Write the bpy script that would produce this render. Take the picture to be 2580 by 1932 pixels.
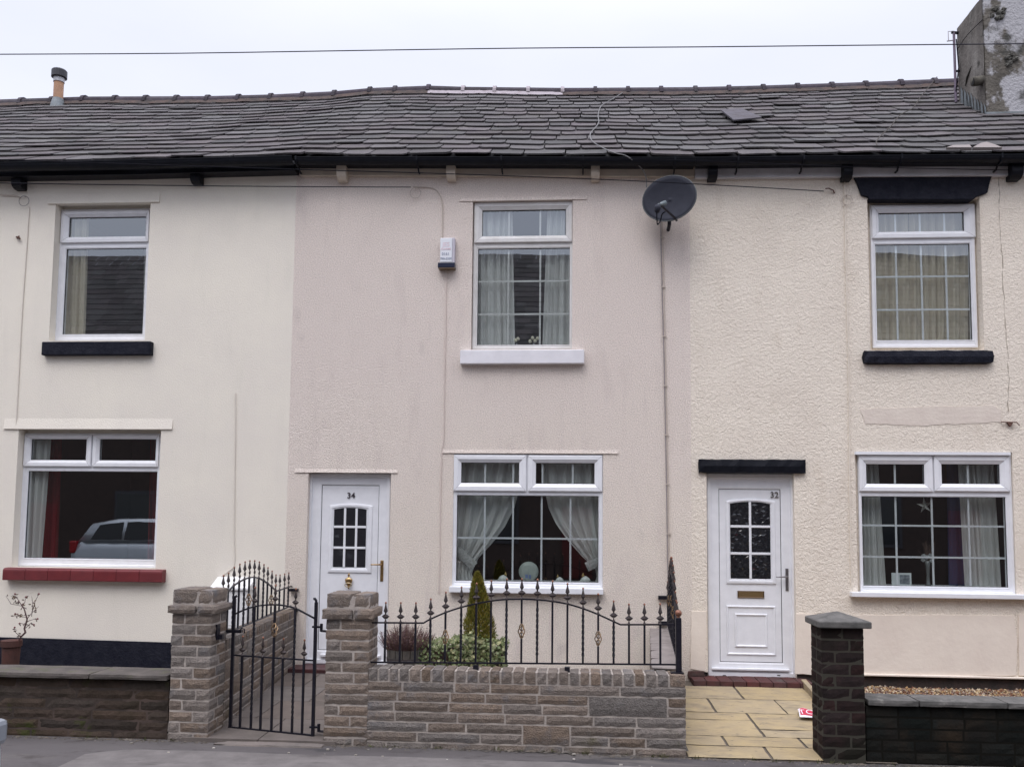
import bpy, bmesh, math, random
from mathutils import Vector, Matrix
from math import sin, cos, pi, radians
from mathutils import noise as mnoise
rnd = random.Random(7)
S = bpy.context.scene
for o in list(bpy.data.objects): bpy.data.objects.remove(o)

# ------------------------------------------------------------ camera
F = 2217.0; CX, CY, CZ = 0.0, -9.4, 1.70          # focal length in photo pixels, position in metres
PSI, PITCH, ROLL, PY = .0724, .0782, .0097, 1136.6
_fw = Vector((-sin(PSI)*cos(PITCH), cos(PSI)*cos(PITCH), sin(PITCH)))
_r0 = Vector((cos(PSI), sin(PSI), 0)); _u0 = _r0.cross(_fw)
_r = _r0*cos(ROLL) + _u0*sin(ROLL); _u = _u0*cos(ROLL) - _r0*sin(ROLL)
cd = bpy.data.cameras.new('camera'); cam = bpy.data.objects.new('camera', cd); S.collection.objects.link(cam)
M = Matrix((_r, _u, -_fw)).transposed().to_4x4(); M.translation = Vector((CX, CY, CZ)); cam.matrix_world = M
cd.sensor_fit = 'HORIZONTAL'; cd.sensor_width = 36; cd.lens = F/2580*36
cd.shift_y = (PY-966)/2580; cd.clip_end = 2000; cd.clip_start = .05
S.camera = cam
S.render.resolution_x, S.render.resolution_y = 1024, 766
def ray(px, py):
    return _fw + _r*((px-1290)/F) - _u*((py-PY)/F)
C0 = Vector((CX, CY, CZ))
def at(px, py, Y=0.0):                             # a measured photo point carried to its real depth Y
    d = ray(px, py); return C0 + d*((Y-CY)/d.y)
def on_line(px, py, p0, p1):                       # same, on the upright plane through p0-p1: (distance along, height)
    d = ray(px, py); n = Vector((-(p1[1]-p0[1]), p1[0]-p0[0], 0))
    P = C0 + d*((Vector((p0[0], p0[1], 0))-C0).dot(n)/d.dot(n))
    t = Vector((p1[0]-p0[0], p1[1]-p0[1], 0)); return (P-Vector((p0[0], p0[1], P.z))).dot(t)/t.length, P.z

# ------------------------------------------------------------ sky, sun, exposure
w = bpy.data.worlds.new('World'); S.world = w; w.use_nodes = True; nt = w.node_tree; nt.nodes.clear()
def N(t, kind, **kw):
    n = t.nodes.new(kind)
    for k, v in kw.items():
        if k[0] == 'i' and k[1:].isdigit(): n.inputs[int(k[1:])].default_value = v
        elif k.startswith('in_'): n.inputs[k[3:].replace('_', ' ')].default_value = v
        else: setattr(n, k, v)
    return n
sky = N(nt, 'ShaderNodeTexSky', sky_type='NISHITA', sun_disc=False, sun_elevation=radians(58), sun_rotation=radians(200))
bg1 = N(nt, 'ShaderNodeBackground'); bg1.inputs[1].default_value = .05
nt.links.new(sky.outputs[0], bg1.inputs[0])
tc = N(nt, 'ShaderNodeTexCoord'); sx = N(nt, 'ShaderNodeSeparateXYZ'); nt.links.new(tc.outputs['Generated'], sx.inputs[0])
mr = N(nt, 'ShaderNodeMapRange', interpolation_type='SMOOTHSTEP'); mr.inputs[1].default_value = .45; mr.inputs[2].default_value = 1.0; mr.inputs[3].default_value = .88; mr.inputs[4].default_value = 3.3
nt.links.new(sx.outputs[2], mr.inputs[0])
nz = N(nt, 'ShaderNodeTexNoise'); nz.inputs['Scale'].default_value = 2.2; nz.inputs['Detail'].default_value = 5
mp = N(nt, 'ShaderNodeMapping'); mp.inputs['Scale'].default_value = (1, 1, 3.2)
nt.links.new(tc.outputs['Generated'], mp.inputs[0]); nt.links.new(mp.outputs[0], nz.inputs['Vector'])
cr = N(nt, 'ShaderNodeValToRGB'); cr.color_ramp.elements[0].position = .3; cr.color_ramp.elements[0].color = (.885, .89, 1.0, 1); cr.color_ramp.elements[1].position = .7; cr.color_ramp.elements[1].color = (.99, .975, 1.05, 1)
nt.links.new(nz.outputs[0], cr.inputs[0])
bg2 = N(nt, 'ShaderNodeBackground'); nt.links.new(cr.outputs[0], bg2.inputs[0]); nt.links.new(mr.outputs[0], bg2.inputs[1])
ad = N(nt, 'ShaderNodeAddShader'); ou = N(nt, 'ShaderNodeOutputWorld')
nt.links.new(bg1.outputs[0], ad.inputs[0]); nt.links.new(bg2.outputs[0], ad.inputs[1]); nt.links.new(ad.outputs[0], ou.inputs[0])
sd = bpy.data.lights.new('sun', 'SUN'); sd.energy = 1.0; sd.angle = radians(28); sd.color = (1, .96, .93)
sun = bpy.data.objects.new('sun', sd); S.collection.objects.link(sun)
sun.rotation_euler = Vector((.28, .75, -1.15)).to_track_quat('-Z', 'Y').to_euler()
S.view_settings.view_transform = 'Standard'; S.view_settings.look = 'None'; S.view_settings.exposure = 0; S.view_settings.gamma = 1

# ------------------------------------------------------------ materials
MATS = {}
def mat(name, col, rough=.7, metal=0, col2=None, cs=6, cstretch=(1, 1, 1), bump=0, bs=60, bdist=.01, island=0, bdetail=5, ramp=(.35, .65), stain=None, trans=0, spec=.5, vor=0, bdistort=0, speck=0, sat=(.75, 1.3), zmix=None):
    if name in MATS: return MATS[name]
    m = bpy.data.materials.new(name); m.use_nodes = True; t = m.node_tree; b = t.nodes['Principled BSDF']
    b.inputs['Roughness'].default_value = rough; b.inputs['Metallic'].default_value = metal; b.inputs['Specular IOR Level'].default_value = spec
    tc = N(t, 'ShaderNodeTexCoord'); src = None
    def rgb(c): return (c[0], c[1], c[2], 1)
    cn = N(t, 'ShaderNodeRGB'); cn.outputs[0].default_value = rgb(col); src = cn.outputs[0]
    if col2:
        mp = N(t, 'ShaderNodeMapping'); mp.inputs['Scale'].default_value = cstretch; t.links.new(tc.outputs['Object'], mp.inputs[0])
        nz = N(t, 'ShaderNodeTexNoise'); nz.inputs['Scale'].default_value = cs; nz.inputs['Detail'].default_value = 8; nz.inputs['Roughness'].default_value = .62
        t.links.new(mp.outputs[0], nz.inputs['Vector'])
        rp = N(t, 'ShaderNodeMapRange'); rp.inputs[1].default_value = ramp[0]; rp.inputs[2].default_value = ramp[1]; t.links.new(nz.outputs[0], rp.inputs[0])
        mx = N(t, 'ShaderNodeMix', data_type='RGBA'); t.links.new(rp.outputs[0], mx.inputs[0]); t.links.new(src, mx.inputs[6]); mx.inputs[7].default_value = rgb(col2); src = mx.outputs[2]
    if zmix:    # blend to another colour with height: (colour, z from, z to) in world metres, broken up by noise
        gp = N(t, 'ShaderNodeNewGeometry'); sx = N(t, 'ShaderNodeSeparateXYZ'); t.links.new(gp.outputs['Position'], sx.inputs[0]); nz = N(t, 'ShaderNodeTexNoise'); nz.inputs['Scale'].default_value = 1.1; nz.inputs['Detail'].default_value = 7
        t.links.new(gp.outputs['Position'], nz.inputs['Vector']); ma = N(t, 'ShaderNodeMath', operation='MULTIPLY_ADD'); ma.inputs[1].default_value = 3.2; t.links.new(nz.outputs[0], ma.inputs[0]); t.links.new(sx.outputs[2], ma.inputs[2])
        rp = N(t, 'ShaderNodeMapRange'); rp.inputs[1].default_value = zmix[1]+1.6; rp.inputs[2].default_value = zmix[2]+1.6; t.links.new(ma.outputs[0], rp.inputs[0])
        mx = N(t, 'ShaderNodeMix', data_type='RGBA'); t.links.new(rp.outputs[0], mx.inputs[0]); t.links.new(src, mx.inputs[6]); mx.inputs[7].default_value = rgb(zmix[0]); src = mx.outputs[2]
    if island:
        gi = N(t, 'ShaderNodeNewGeometry'); hv = N(t, 'ShaderNodeHueSaturation')
        r1 = N(t, 'ShaderNodeMapRange'); r1.inputs[3].default_value = 1-island; r1.inputs[4].default_value = 1+island
        t.links.new(gi.outputs['Random Per Island'], r1.inputs[0]); t.links.new(r1.outputs[0], hv.inputs['Value'])
        r2 = N(t, 'ShaderNodeMath', operation='MULTIPLY_ADD'); r2.inputs[1].default_value = 7.31; r2.inputs[2].default_value = 0
        t.links.new(gi.outputs['Random Per Island'], r2.inputs[0]); fr = N(t, 'ShaderNodeMath', operation='FRACT'); t.links.new(r2.outputs[0], fr.inputs[0])
        r3 = N(t, 'ShaderNodeMapRange'); r3.inputs[3].default_value = sat[0]; r3.inputs[4].default_value = sat[1]; t.links.new(fr.outputs[0], r3.inputs[0]); t.links.new(r3.outputs[0], hv.inputs['Saturation'])
        t.links.new(src, hv.inputs['Color']); src = hv.outputs[0]
    if stain:   # (colour, scale, stretch, lo, hi)
        for (sc_, ss, st, lo, hi) in (stain if isinstance(stain, list) else [stain]):
            mp = N(t, 'ShaderNodeMapping'); mp.inputs['Scale'].default_value = st; t.links.new(tc.outputs['Object'], mp.inputs[0])
            nz = N(t, 'ShaderNodeTexNoise'); nz.inputs['Scale'].default_value = ss; nz.inputs['Detail'].default_value = 9; nz.inputs['Roughness'].default_value = .6
            t.links.new(mp.outputs[0], nz.inputs['Vector'])
            rp = N(t, 'ShaderNodeMapRange'); rp.inputs[1].default_value = lo; rp.inputs[2].default_value = hi; t.links.new(nz.outputs[0], rp.inputs[0])
            mx = N(t, 'ShaderNodeMix', data_type='RGBA'); t.links.new(rp.outputs[0], mx.inputs[0]); t.links.new(src, mx.inputs[6]); mx.inputs[7].default_value = rgb(sc_); src = mx.outputs[2]
    if speck:
        nz = N(t, 'ShaderNodeTexNoise'); nz.inputs['Scale'].default_value = 95; nz.inputs['Detail'].default_value = 3; t.links.new(tc.outputs['Object'], nz.inputs['Vector'])
        r1 = N(t, 'ShaderNodeMapRange'); r1.inputs[1].default_value = .25; r1.inputs[2].default_value = .75; r1.inputs[3].default_value = 1-speck; r1.inputs[4].default_value = 1+speck; t.links.new(nz.outputs[0], r1.inputs[0])
        hv = N(t, 'ShaderNodeHueSaturation'); t.links.new(r1.outputs[0], hv.inputs['Value']); t.links.new(src, hv.inputs['Color']); src = hv.outputs[0]
    t.links.new(src, b.inputs['Base Color'])
    if bump:
        bz = N(t, 'ShaderNodeTexNoise'); bz.inputs['Scale'].default_value = bs; bz.inputs['Detail'].default_value = bdetail; bz.inputs['Roughness'].default_value = .6; bz.inputs['Distortion'].default_value = bdistort
        t.links.new(tc.outputs['Object'], bz.inputs['Vector']); h = bz.outputs[0]
        if vor:
            vz = N(t, 'ShaderNodeTexVoronoi', feature='SMOOTH_F1'); vz.inputs['Scale'].default_value = vor
            dn = N(t, 'ShaderNodeMix', data_type='RGBA'); dn.inputs[0].default_value = .12; t.links.new(tc.outputs['Object'], dn.inputs[6]); t.links.new(bz.outputs['Color'], dn.inputs[7])
            t.links.new(dn.outputs[2], vz.inputs['Vector'])
            sm = N(t, 'ShaderNodeMath', operation='ADD'); t.links.new(h, sm.inputs[0]); t.links.new(vz.outputs[0], sm.inputs[1]); h = sm.outputs[0]
        bp = N(t, 'ShaderNodeBump'); bp.inputs['Strength'].default_value = bump; bp.inputs['Distance'].default_value = bdist
        t.links.new(h, bp.inputs['Height']); t.links.new(bp.outputs[0], b.inputs['Normal'])
    if trans:
        o = t.nodes['Material Output']; tr = N(t, 'ShaderNodeBsdfTranslucent'); t.links.new(src, tr.inputs[0]); ms = N(t, 'ShaderNodeMixShader'); ms.inputs[0].default_value = trans
        t.links.new(b.outputs[0], ms.inputs[1]); t.links.new(tr.outputs[0], ms.inputs[2]); t.links.new(ms.outputs[0], o.inputs[0])
    MATS[name] = m; return m
def glassmat():
    m = bpy.data.materials.new('window_glass'); m.use_nodes = True; t = m.node_tree; t.nodes.clear()
    o = N(t, 'ShaderNodeOutputMaterial'); tr = N(t, 'ShaderNodeBsdfTransparent'); tr.inputs[0].default_value = (.80, .84, .83, 1)
    g = N(t, 'ShaderNodeBsdfGlossy'); g.inputs['Roughness'].default_value = .0; g.inputs[0].default_value = (.93, .97, 1, 1)
    lw = N(t, 'ShaderNodeLayerWeight'); lw.inputs[0].default_value = .5
    tc = N(t, 'ShaderNodeTexCoord'); nz = N(t, 'ShaderNodeTexNoise'); nz.inputs['Scale'].default_value = 2.5; t.links.new(tc.outputs['Object'], nz.inputs['Vector'])
    bp = N(t, 'ShaderNodeBump'); bp.inputs['Strength'].default_value = .12; bp.inputs['Distance'].default_value = .002; t.links.new(nz.outputs[0], bp.inputs['Height']); t.links.new(bp.outputs[0], g.inputs['Normal'])
    pw = N(t, 'ShaderNodeMath', operation='POWER'); pw.inputs[1].default_value = 4; t.links.new(lw.outputs['Facing'], pw.inputs[0]); ml = N(t, 'ShaderNodeMath', operation='MULTIPLY_ADD'); ml.inputs[1].default_value = .8; ml.inputs[2].default_value = .21; t.links.new(pw.outputs[0], ml.inputs[0])
    mx = N(t, 'ShaderNodeMixShader'); t.links.new(ml.outputs[0], mx.inputs[0]); t.links.new(tr.outputs[0], mx.inputs[1]); t.links.new(g.outputs[0], mx.inputs[2]); t.links.new(mx.outputs[0], o.inputs[0])
    return m
GLASS = glassmat()
M36 = mat('smooth_cream_render', (.81, .762, .662), .9, stain=((.72, .68, .595), 2.2, (2, 1, .35), .55, .85), col2=(.75, .70, .625), cs=1.1, ramp=(.35, .7), bump=.6, bs=75, bdist=.008, bdetail=4, spec=.2, speck=.05)
M34 = mat('roughcast_beige_render', (.83, .75, .66), .95, zmix=((.79, .702, .638), 1.2, 3.4), col2=(.77, .69, .61), cs=1.3, cstretch=(1, 1, .55), bump=1, bs=85, bdist=.016, bdetail=6, bdistort=.6, spec=.1, speck=.22,
          stain=[((.68, .595, .545), 4.5, (1, 1, .25), .54, .85), ((.57, .50, .46), 2.0, (1, 1, .6), .62, .82)])
M32 = mat('pebbly_cream_render', (.825, .752, .65), .9, col2=(.77, .695, .60), cs=1.6, bump=1, bs=30, bdist=.017, bdetail=7, bdistort=1.0, spec=.12, speck=.16,
          stain=[((.68, .60, .50), 5, (1, 1, .35), .56, .85)])
M32S = mat('smooth_patched_render', (.79, .71, .615), .85, col2=(.735, .65, .565), cs=3, bump=.4, bs=20, bdist=.008)
UPVC = mat('white_upvc', (.80, .81, .84), .32, col2=(.74, .75, .78), cs=9, bump=.04, bs=14, bdist=.002)
UPVC_OLD = mat('weathered_white_upvc', (.72, .71, .70), .4, col2=(.62, .61, .59), cs=7)
SEAL = mat('black_rubber_seal', (.012, .012, .016), .5)
BLACK = mat('black_gloss_paint', (.006, .007, .011), .4, spec=.16, col2=(.011, .012, .017), cs=9, bump=.35, bs=45, bdist=.006)
BLACKM = mat('black_masonry_paint', (.008, .009, .017), .6, spec=.12, col2=(.018, .019, .028), cs=12, bump=.8, bs=40, bdist=.012)
IRON = mat('black_painted_iron', (.008, .008, .014), .4, spec=.25, col2=(.016, .015, .022), cs=40, bump=.2, bs=120, bdist=.002)
BRONZE = mat('bronze_brushed_iron', (.075, .055, .05), .45, .35, col2=(.02, .017, .02), cs=60)
COPPER = mat('copper_paint', (.34, .15, .09), .45, .4, col2=(.12, .055, .04), cs=50)
GOLD = mat('aged_gold_paint', (.42, .28, .15), .4, .6, col2=(.10, .065, .045), cs=50)
BRASS = mat('polished_brass', (.55, .36, .16), .3, .9, col2=(.3, .2, .1), cs=30)
STEEL = mat('brushed_steel', (.33, .32, .33), .3, .9)
SLATE = mat('stone_slate', (.088, .081, .086), .85, col2=(.118, .11, .108), cs=7, cstretch=(1, .5, 1), bump=.8, bs=30, bdist=.014, island=.24, sat=(.3, 1.5), ramp=(.3, .75), spec=.08, speck=.1,
            stain=[((.115, .11, .095), 3.0, (1, 1, 1), .58, .8), ((.04, .036, .04), 14, (1, 1, 1), .58, .8)])
FELT = mat('roofing_felt', (.02, .02, .022), .9)
RIDGE = mat('clay_ridge_tile', (.075, .066, .078), .85, spec=.1, col2=(.05, .043, .05), cs=12, bump=.4, bs=50, island=.2)
MORTAR = mat('reddish_bedding_mortar', (.115, .085, .075), .95, spec=.1, col2=(.07, .063, .06), cs=10, bump=.8, bs=40, bdist=.015)
WHITEP = mat('white_cement_paint', (.34, .305, .325), .9, col2=(.20, .16, .16), cs=14, ramp=(.5, .75), bump=.5, bs=40)
STONE = mat('pitched_walling_stone', (.24, .195, .16), .95, col2=(.155, .13, .113), cs=28, bump=1, bs=95, bdist=.016, bdetail=8, island=.19, sat=(.5, 1.3), ramp=(.3, .75), spec=.1, speck=.2,
            stain=[((.155, .155, .163), 5, (1, 1, 1), .55, .75), ((.10, .092, .05), 3, (1, 1, 1), .62, .78)])
STONE_M = mat('pale_mortar', (.46, .41, .365), .9, col2=(.30, .265, .24), cs=9, bump=.5, bs=80)
BRICKD = mat('dark_brown_brick', (.032, .016, .0145), .95, spec=.1, col2=(.020, .012, .012), cs=12, bump=.7, bs=60, bdist=.006, island=.18, sat=(.5, .95),
             stain=((.014, .013, .010), 2.2, (1, 1, 1), .45, .62))
BRICKDM = mat('olive_dirty_mortar', (.034, .028, .021), .9, col2=(.035, .034, .024), cs=4)
BRICKB = mat('black_stained_brick', (.0165, .0145, .0125), .95, spec=.08, col2=(.011, .013, .012), cs=5, bump=.8, bs=50, bdist=.008, island=.3, stain=((.028, .021, .015), 3, (1, 1, 1), .55, .7))
BRICKBM = mat('black_stained_mortar', (.010, .0095, .008), .95, spec=.05)
BRICKL = mat('mossy_brown_brick', (.074, .056, .046), .95, spec=.1, col2=(.044, .035, .027), cs=7, bump=.8, bs=50, bdist=.01, island=.3,
             stain=[((.05, .058, .018), 4, (1, 1, 1), .58, .7), ((.28, .24, .12), 11, (1, 1, 1), .72, .78)])
BRICKLM = mat('dark_brown_mortar', (.036, .026, .021), .9, col2=(.075, .052, .042), cs=2.5, ramp=(.5, .6))
COPING = mat('weathered_concrete_coping', (.155, .148, .14), .95, spec=.1, col2=(.085, .084, .08), cs=8, bump=.7, bs=60, bdist=.006, stain=((.24, .23, .21), 9, (1, 1, 1), .62, .75))
COPINGL = mat('lichen_brown_coping', (.125, .11, .10), .9, spec=.1, col2=(.08, .073, .067), cs=6, bump=.8, bs=50, bdist=.008, stain=((.10, .11, .06), 5, (1, 1, 1), .55, .75))
YSLAB = mat('yellow_riven_paving', (.39, .31, .185), .9, spec=.1, sat=(.9, 1.06), col2=(.325, .265, .175), cs=5, bump=.7, bs=9, bdist=.02, island=.04, stain=[((.22, .185, .135), 3.5, (1, 2.5, 1), .52, .72), ((.20, .17, .125), 14, (1, 1, 1), .62, .72)])
YJOINT = mat('dirty_paving_joint', (.115, .095, .075), .95, bump=.5, bs=60)
GSLAB = mat('grey_concrete_paving', (.155, .135, .122), .95, spec=.1, col2=(.12, .105, .097), cs=5, bump=.6, bs=60, bdist=.004, island=.08, stain=((.09, .08, .07), 2, (1, 1, 1), .55, .75))
GJOINT = mat('dark_joint', (.09, .08, .07), .95)
ASPH = mat('worn_asphalt', (.112, .103, .102), .95, spec=.08, col2=(.082, .075, .077), cs=1.2, cstretch=(.35, 1, 1), bump=.8, bs=130, bdist=.006,
           stain=[((.145, .132, .122), 1.3, (.4, 2, 1), .52, .66), ((.065, .058, .056), 6, (.5, 1, 1), .56, .7), ((.065, .062, .064), 2.5, (.5, 1.6, 1), .6, .66)])
KERBM = mat('pale_concrete_kerb', (.165, .152, .147), .95, spec=.08, stain=((.09, .082, .08), 4, (.6, 1.5, 1), .56, .7), col2=(.125, .115, .112), cs=6, bump=.5, bs=80, bdist=.005)
REDTILE = mat('red_quarry_tile', (.17, .030, .034), .45, spec=.25, col2=(.135, .026, .03), cs=8, island=.04, sat=(.95,1.05), bump=.2, bs=20)
STEPM = mat('dark_red_step_paint', (.075, .022, .022), .5, col2=(.04, .016, .018), cs=9, bump=.4, bs=40)
STEPR = mat('worn_red_step_tile', (.105, .042, .04), .8, spec=.15, col2=(.075, .042, .04), cs=6, island=.12, sat=(.8,1.1), bump=.4, bs=30, stain=((.10, .09, .08), 4, (1, 1, 1), .6, .75))
TERRA = mat('terracotta', (.105, .048, .04), .9, spec=.1, col2=(.065, .038, .034), cs=6)
WOOD = mat('grey_weathered_wood', (.115, .10, .085), .85, col2=(.06, .055, .05), cs=9, cstretch=(4, 4, 1), island=.3, bump=.4, bs=40)
TRIMW = mat('white_board_paint', (.62, .62, .65), .5, col2=(.5, .5, .52), cs=5)
CREAMB = mat('cream_board_paint', (.60, .53, .44), .6, col2=(.5, .44, .37), cs=5)
WSILL = mat('white_sill_paint', (.78, .77, .80), .5, col2=(.70, .69, .72), cs=5, bump=.2, bs=20)
CONCC = mat('chimney_cement_render', (.17, .155, .135), .95, spec=.1, col2=(.10, .092, .08), cs=3, bump=.9, bs=22, bdist=.03,
            stain=[((.40, .395, .41), 2.1, (1, 1, .8), .475, .52), ((.075, .074, .068), 3.3, (1, 1, 1), .56, .68)])
CHSIDE = mat('brown_cement_render', (.165, .15, .135), .95, spec=.1, col2=(.105, .096, .088), cs=4, cstretch=(1, 1, .4), bump=.7, bs=24, bdist=.02, stain=[((.25, .235, .215), 3, (1, 1, .3), .55, .72), ((.06, .056, .05), 5, (1, 1, .6), .58, .7)])
LEAD = mat('lead_flashing', (.20, .225, .24), .6, .2, col2=(.13, .145, .15), cs=8, bump=.3, bs=30)
CABLE_B = mat('black_cable', (.012, .012, .016), .8, spec=.05)
CABLE_G = mat('grey_cable', (.29, .26, .26), .8, spec=.1)
CABLE_P = mat('painted_over_cable', (.53, .46, .40), .8)
DISHM = mat('dark_grey_dish_paint', (.036, .038, .050), .6, spec=.08, col2=(.03, .032, .043), cs=12, bump=.15, bs=150, bdist=.002)
DISHE = mat('pale_dish_rim', (.06, .068, .075), .5)
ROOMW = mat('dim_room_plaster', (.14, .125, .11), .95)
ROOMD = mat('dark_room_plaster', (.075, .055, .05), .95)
NET = mat('white_net_curtain', (.84, .84, .82), .9, trans=.35)
BEIGEC = mat('beige_curtain', (.70, .62, .49), .9, trans=.25)
REDC = mat('red_curtain', (.17, .010, .014), .9, trans=.2)
BLUEC = mat('navy_curtain', (.045, .06, .13), .9, trans=.1)
OBSC = mat('obscured_dark_glass', (.022, .022, .026), .06, spec=.35)
OBSC2 = mat('leaf_pattern_dark_glass', (.012, .013, .016), .08, spec=.8)

# ------------------------------------------------------------ mesh helpers
class MB:
    def __init__(s): s.v = []; s.f = []; s.sm = False
    def add(s, vs, fs):
        b = len(s.v); s.v += [Vector(v) for v in vs]; s.f += [tuple(b+i for i in f) for f in fs]; return s
    def box(s, x0, x1, y0, y1, z0, z1):
        if x0 > x1: x0, x1 = x1, x0
        if y0 > y1: y0, y1 = y1, y0
        if z0 > z1: z0, z1 = z1, z0
        return s.add([(x0,y0,z0),(x1,y0,z0),(x1,y1,z0),(x0,y1,z0),(x0,y0,z1),(x1,y0,z1),(x1,y1,z1),(x0,y1,z1)],
                     [(0,3,2,1),(4,5,6,7),(0,1,5,4),(1,2,6,5),(2,3,7,6),(3,0,4,7)])
    def prism(s, poly, y0, y1):                    # polygon in x,z extruded in y (y0 front)
        n = len(poly); a = sum(poly[i][0]*poly[(i+1)%n][1]-poly[(i+1)%n][0]*poly[i][1] for i in range(n))
        if a < 0: poly = poly[::-1]
        vs = [(x, y0, z) for x, z in poly] + [(x, y1, z) for x, z in poly]
        return s.add(vs, [tuple(range(n)), tuple(range(2*n-1, n-1, -1))] + [(i, i+n, (i+1)%n+n, (i+1)%n) for i in range(n)])
    def tube(s, pts, r, k=6, cap=True):
        pts = [Vector(p) for p in pts]; n = len(pts); rs = r if isinstance(r, (list, tuple)) else [r]*n; b = len(s.v); up = None
        for i, p in enumerate(pts):
            d = (pts[min(i+1, n-1)]-pts[max(i-1, 0)]).normalized()
            if up is None: up = Vector((0, 0, 1)) if abs(d.z) < .9 else Vector((1, 0, 0))
            a = d.cross(up).normalized(); c = a.cross(d).normalized(); up = c
            for j in range(k):
                t = 2*pi*j/k+pi/4; s.v.append(p + (a*cos(t)+c*sin(t))*rs[i])
        for i in range(n-1):
            for j in range(k): s.f.append((b+i*k+j, b+i*k+(j+1)%k, b+(i+1)*k+(j+1)%k, b+(i+1)*k+j))
        if cap: s.f.append(tuple(b+j for j in range(k-1, -1, -1))); s.f.append(tuple(b+(n-1)*k+j for j in range(k)))
        return s
    def lathe(s, prof, c=(0, 0, 0), k=12, sx=1, sy=1):      # profile (r,z) about z
        b = len(s.v); n = len(prof)
        for r, z in prof:
            for j in range(k):
                t = 2*pi*j/k; s.v.append(Vector((c[0]+r*cos(t)*sx, c[1]+r*sin(t)*sy, c[2]+z)))
        for i in range(n-1):
            for j in range(k): s.f.append((b+i*k+j, b+i*k+(j+1)%k, b+(i+1)*k+(j+1)%k, b+(i+1)*k+j))
        s.f.append(tuple(b+j for j in range(k-1, -1, -1))); s.f.append(tuple(b+(n-1)*k+j for j in range(k))); return s
    def ring(s, o, i, prof):       # mitred frame; o,i = (x0,x1,z0,z1); prof list of (t, y), t 0 outer .. 1 inner
        b = len(s.v); n = len(prof)
        for t, y in prof:
            x0 = o[0]+(i[0]-o[0])*t; x1 = o[1]+(i[1]-o[1])*t; z0 = o[2]+(i[2]-o[2])*t; z1 = o[3]+(i[3]-o[3])*t
            s.v += [Vector((x0, y, z0)), Vector((x1, y, z0)), Vector((x1, y, z1)), Vector((x0, y, z1))]
        for q in range(n-1):
            for j in range(4): s.f.append((b+q*4+j, b+q*4+(j+1)%4, b+(q+1)*4+(j+1)%4, b+(q+1)*4+j))
        return s
    def grid(s, fn, nu, nv):
        b = len(s.v)
        for j in range(nv+1):
            for i in range(nu+1): s.v.append(Vector(fn(i/nu, j/nv)))
        for j in range(nv):
            for i in range(nu): a = b+j*(nu+1)+i; s.f.append((a, a+1, a+nu+2, a+nu+1))
        return s
    def block(s, x0, x1, y0, y1, z0, z1, amp=.006, step=.045, rnd_e=.004):
        d = {}; dims = (x1-x0, y1-y0, z1-z0); n = [max(2, round(q/step)) for q in dims]; b0 = len(s.v)
        off = Vector((rnd.uniform(0, 50), rnd.uniform(0, 50), rnd.uniform(0, 50)))
        def vid(i, j, k):
            key = (i, j, k)
            if key in d: return d[key]
            p = Vector((x0+dims[0]*i/n[0], y0+dims[1]*j/n[1], z0+dims[2]*k/n[2])); nn = Vector((0, 0, 0)); e = 0
            for ax, (q, m) in enumerate(((i, n[0]), (j, n[1]), (k, n[2]))):
                if q == 0: nn[ax] = -1; e += 1
                elif q == m: nn[ax] = 1; e += 1
            if e == 1: p += nn*amp*(.35+.9*rnd.random())
            else: p -= nn*rnd_e*(.4+rnd.random())
            s.v.append(p); d[key] = len(s.v)-1; return d[key]
        for k in range(n[2]):
            for i in range(n[0]):
                s.f.append((vid(i,0,k), vid(i+1,0,k), vid(i+1,0,k+1), vid(i,0,k+1)))
                s.f.append((vid(i+1,n[1],k), vid(i,n[1],k), vid(i,n[1],k+1), vid(i+1,n[1],k+1)))
            for j in range(n[1]):
                s.f.append((vid(0,j+1,k), vid(0,j,k), vid(0,j,k+1), vid(0,j+1,k+1)))
                s.f.append((vid(n[0],j,k), vid(n[0],j+1,k), vid(n[0],j+1,k+1), vid(n[0],j,k+1)))
        for i in range(n[0]):
            for j in range(n[1]):
                s.f.append((vid(i,j,n[2]), vid(i+1,j,n[2]), vid(i+1,j+1,n[2]), vid(i,j+1,n[2])))
                s.f.append((vid(i,j+1,0), vid(i+1,j+1,0), vid(i+1,j,0), vid(i,j,0)))
        return s
    def xf(s, fn): s.v = [Vector(fn(v)) for v in s.v]; return s
WP = {}
def obj(name, mb, m, parent=None, loc=None, bevel=0, smooth=False, rot=None, local=False, mesh=None):
    if loc is None:
        if parent is not None: loc = WP[parent.name]
        else:
            xs = [v.x for v in mb.v]; ys = [v.y for v in mb.v]; loc = Vector(((min(xs)+max(xs))/2, (min(ys)+max(ys))/2, min(v.z for v in mb.v)))
    loc = Vector(loc)
    if mesh is None:
        mesh = bpy.data.meshes.new(name); mesh.from_pydata([tuple(v) if local else tuple(v-loc) for v in mb.v], [], mb.f); mesh.update()
        mesh.materials.append(m)
        if smooth: mesh.shade_smooth()
    o = bpy.data.objects.new(name, mesh); S.collection.objects.link(o)
    if parent is not None: o.parent = parent; o.location = loc-WP[parent.name]
    else: o.location = loc
    if rot: o.rotation_euler = rot
    WP[o.name] = loc
    if bevel:
        bm = o.modifiers.new('bevel', 'BEVEL'); bm.width = bevel; bm.segments = 2; bm.limit_method = 'ANGLE'
    return o
def tag(o, label=None, cat=None, group=None, kind=None):
    for k, v in (('label', label), ('category', cat), ('group', group), ('kind', kind)):
        if v: o[k] = v
    return o
def thing(name, loc, label, cat, group=None):
    o = bpy.data.objects.new(name, None); S.collection.objects.link(o); o.location = loc; o.empty_display_size = .1; WP[o.name] = Vector(loc); return tag(o, label, cat, group)
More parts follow.
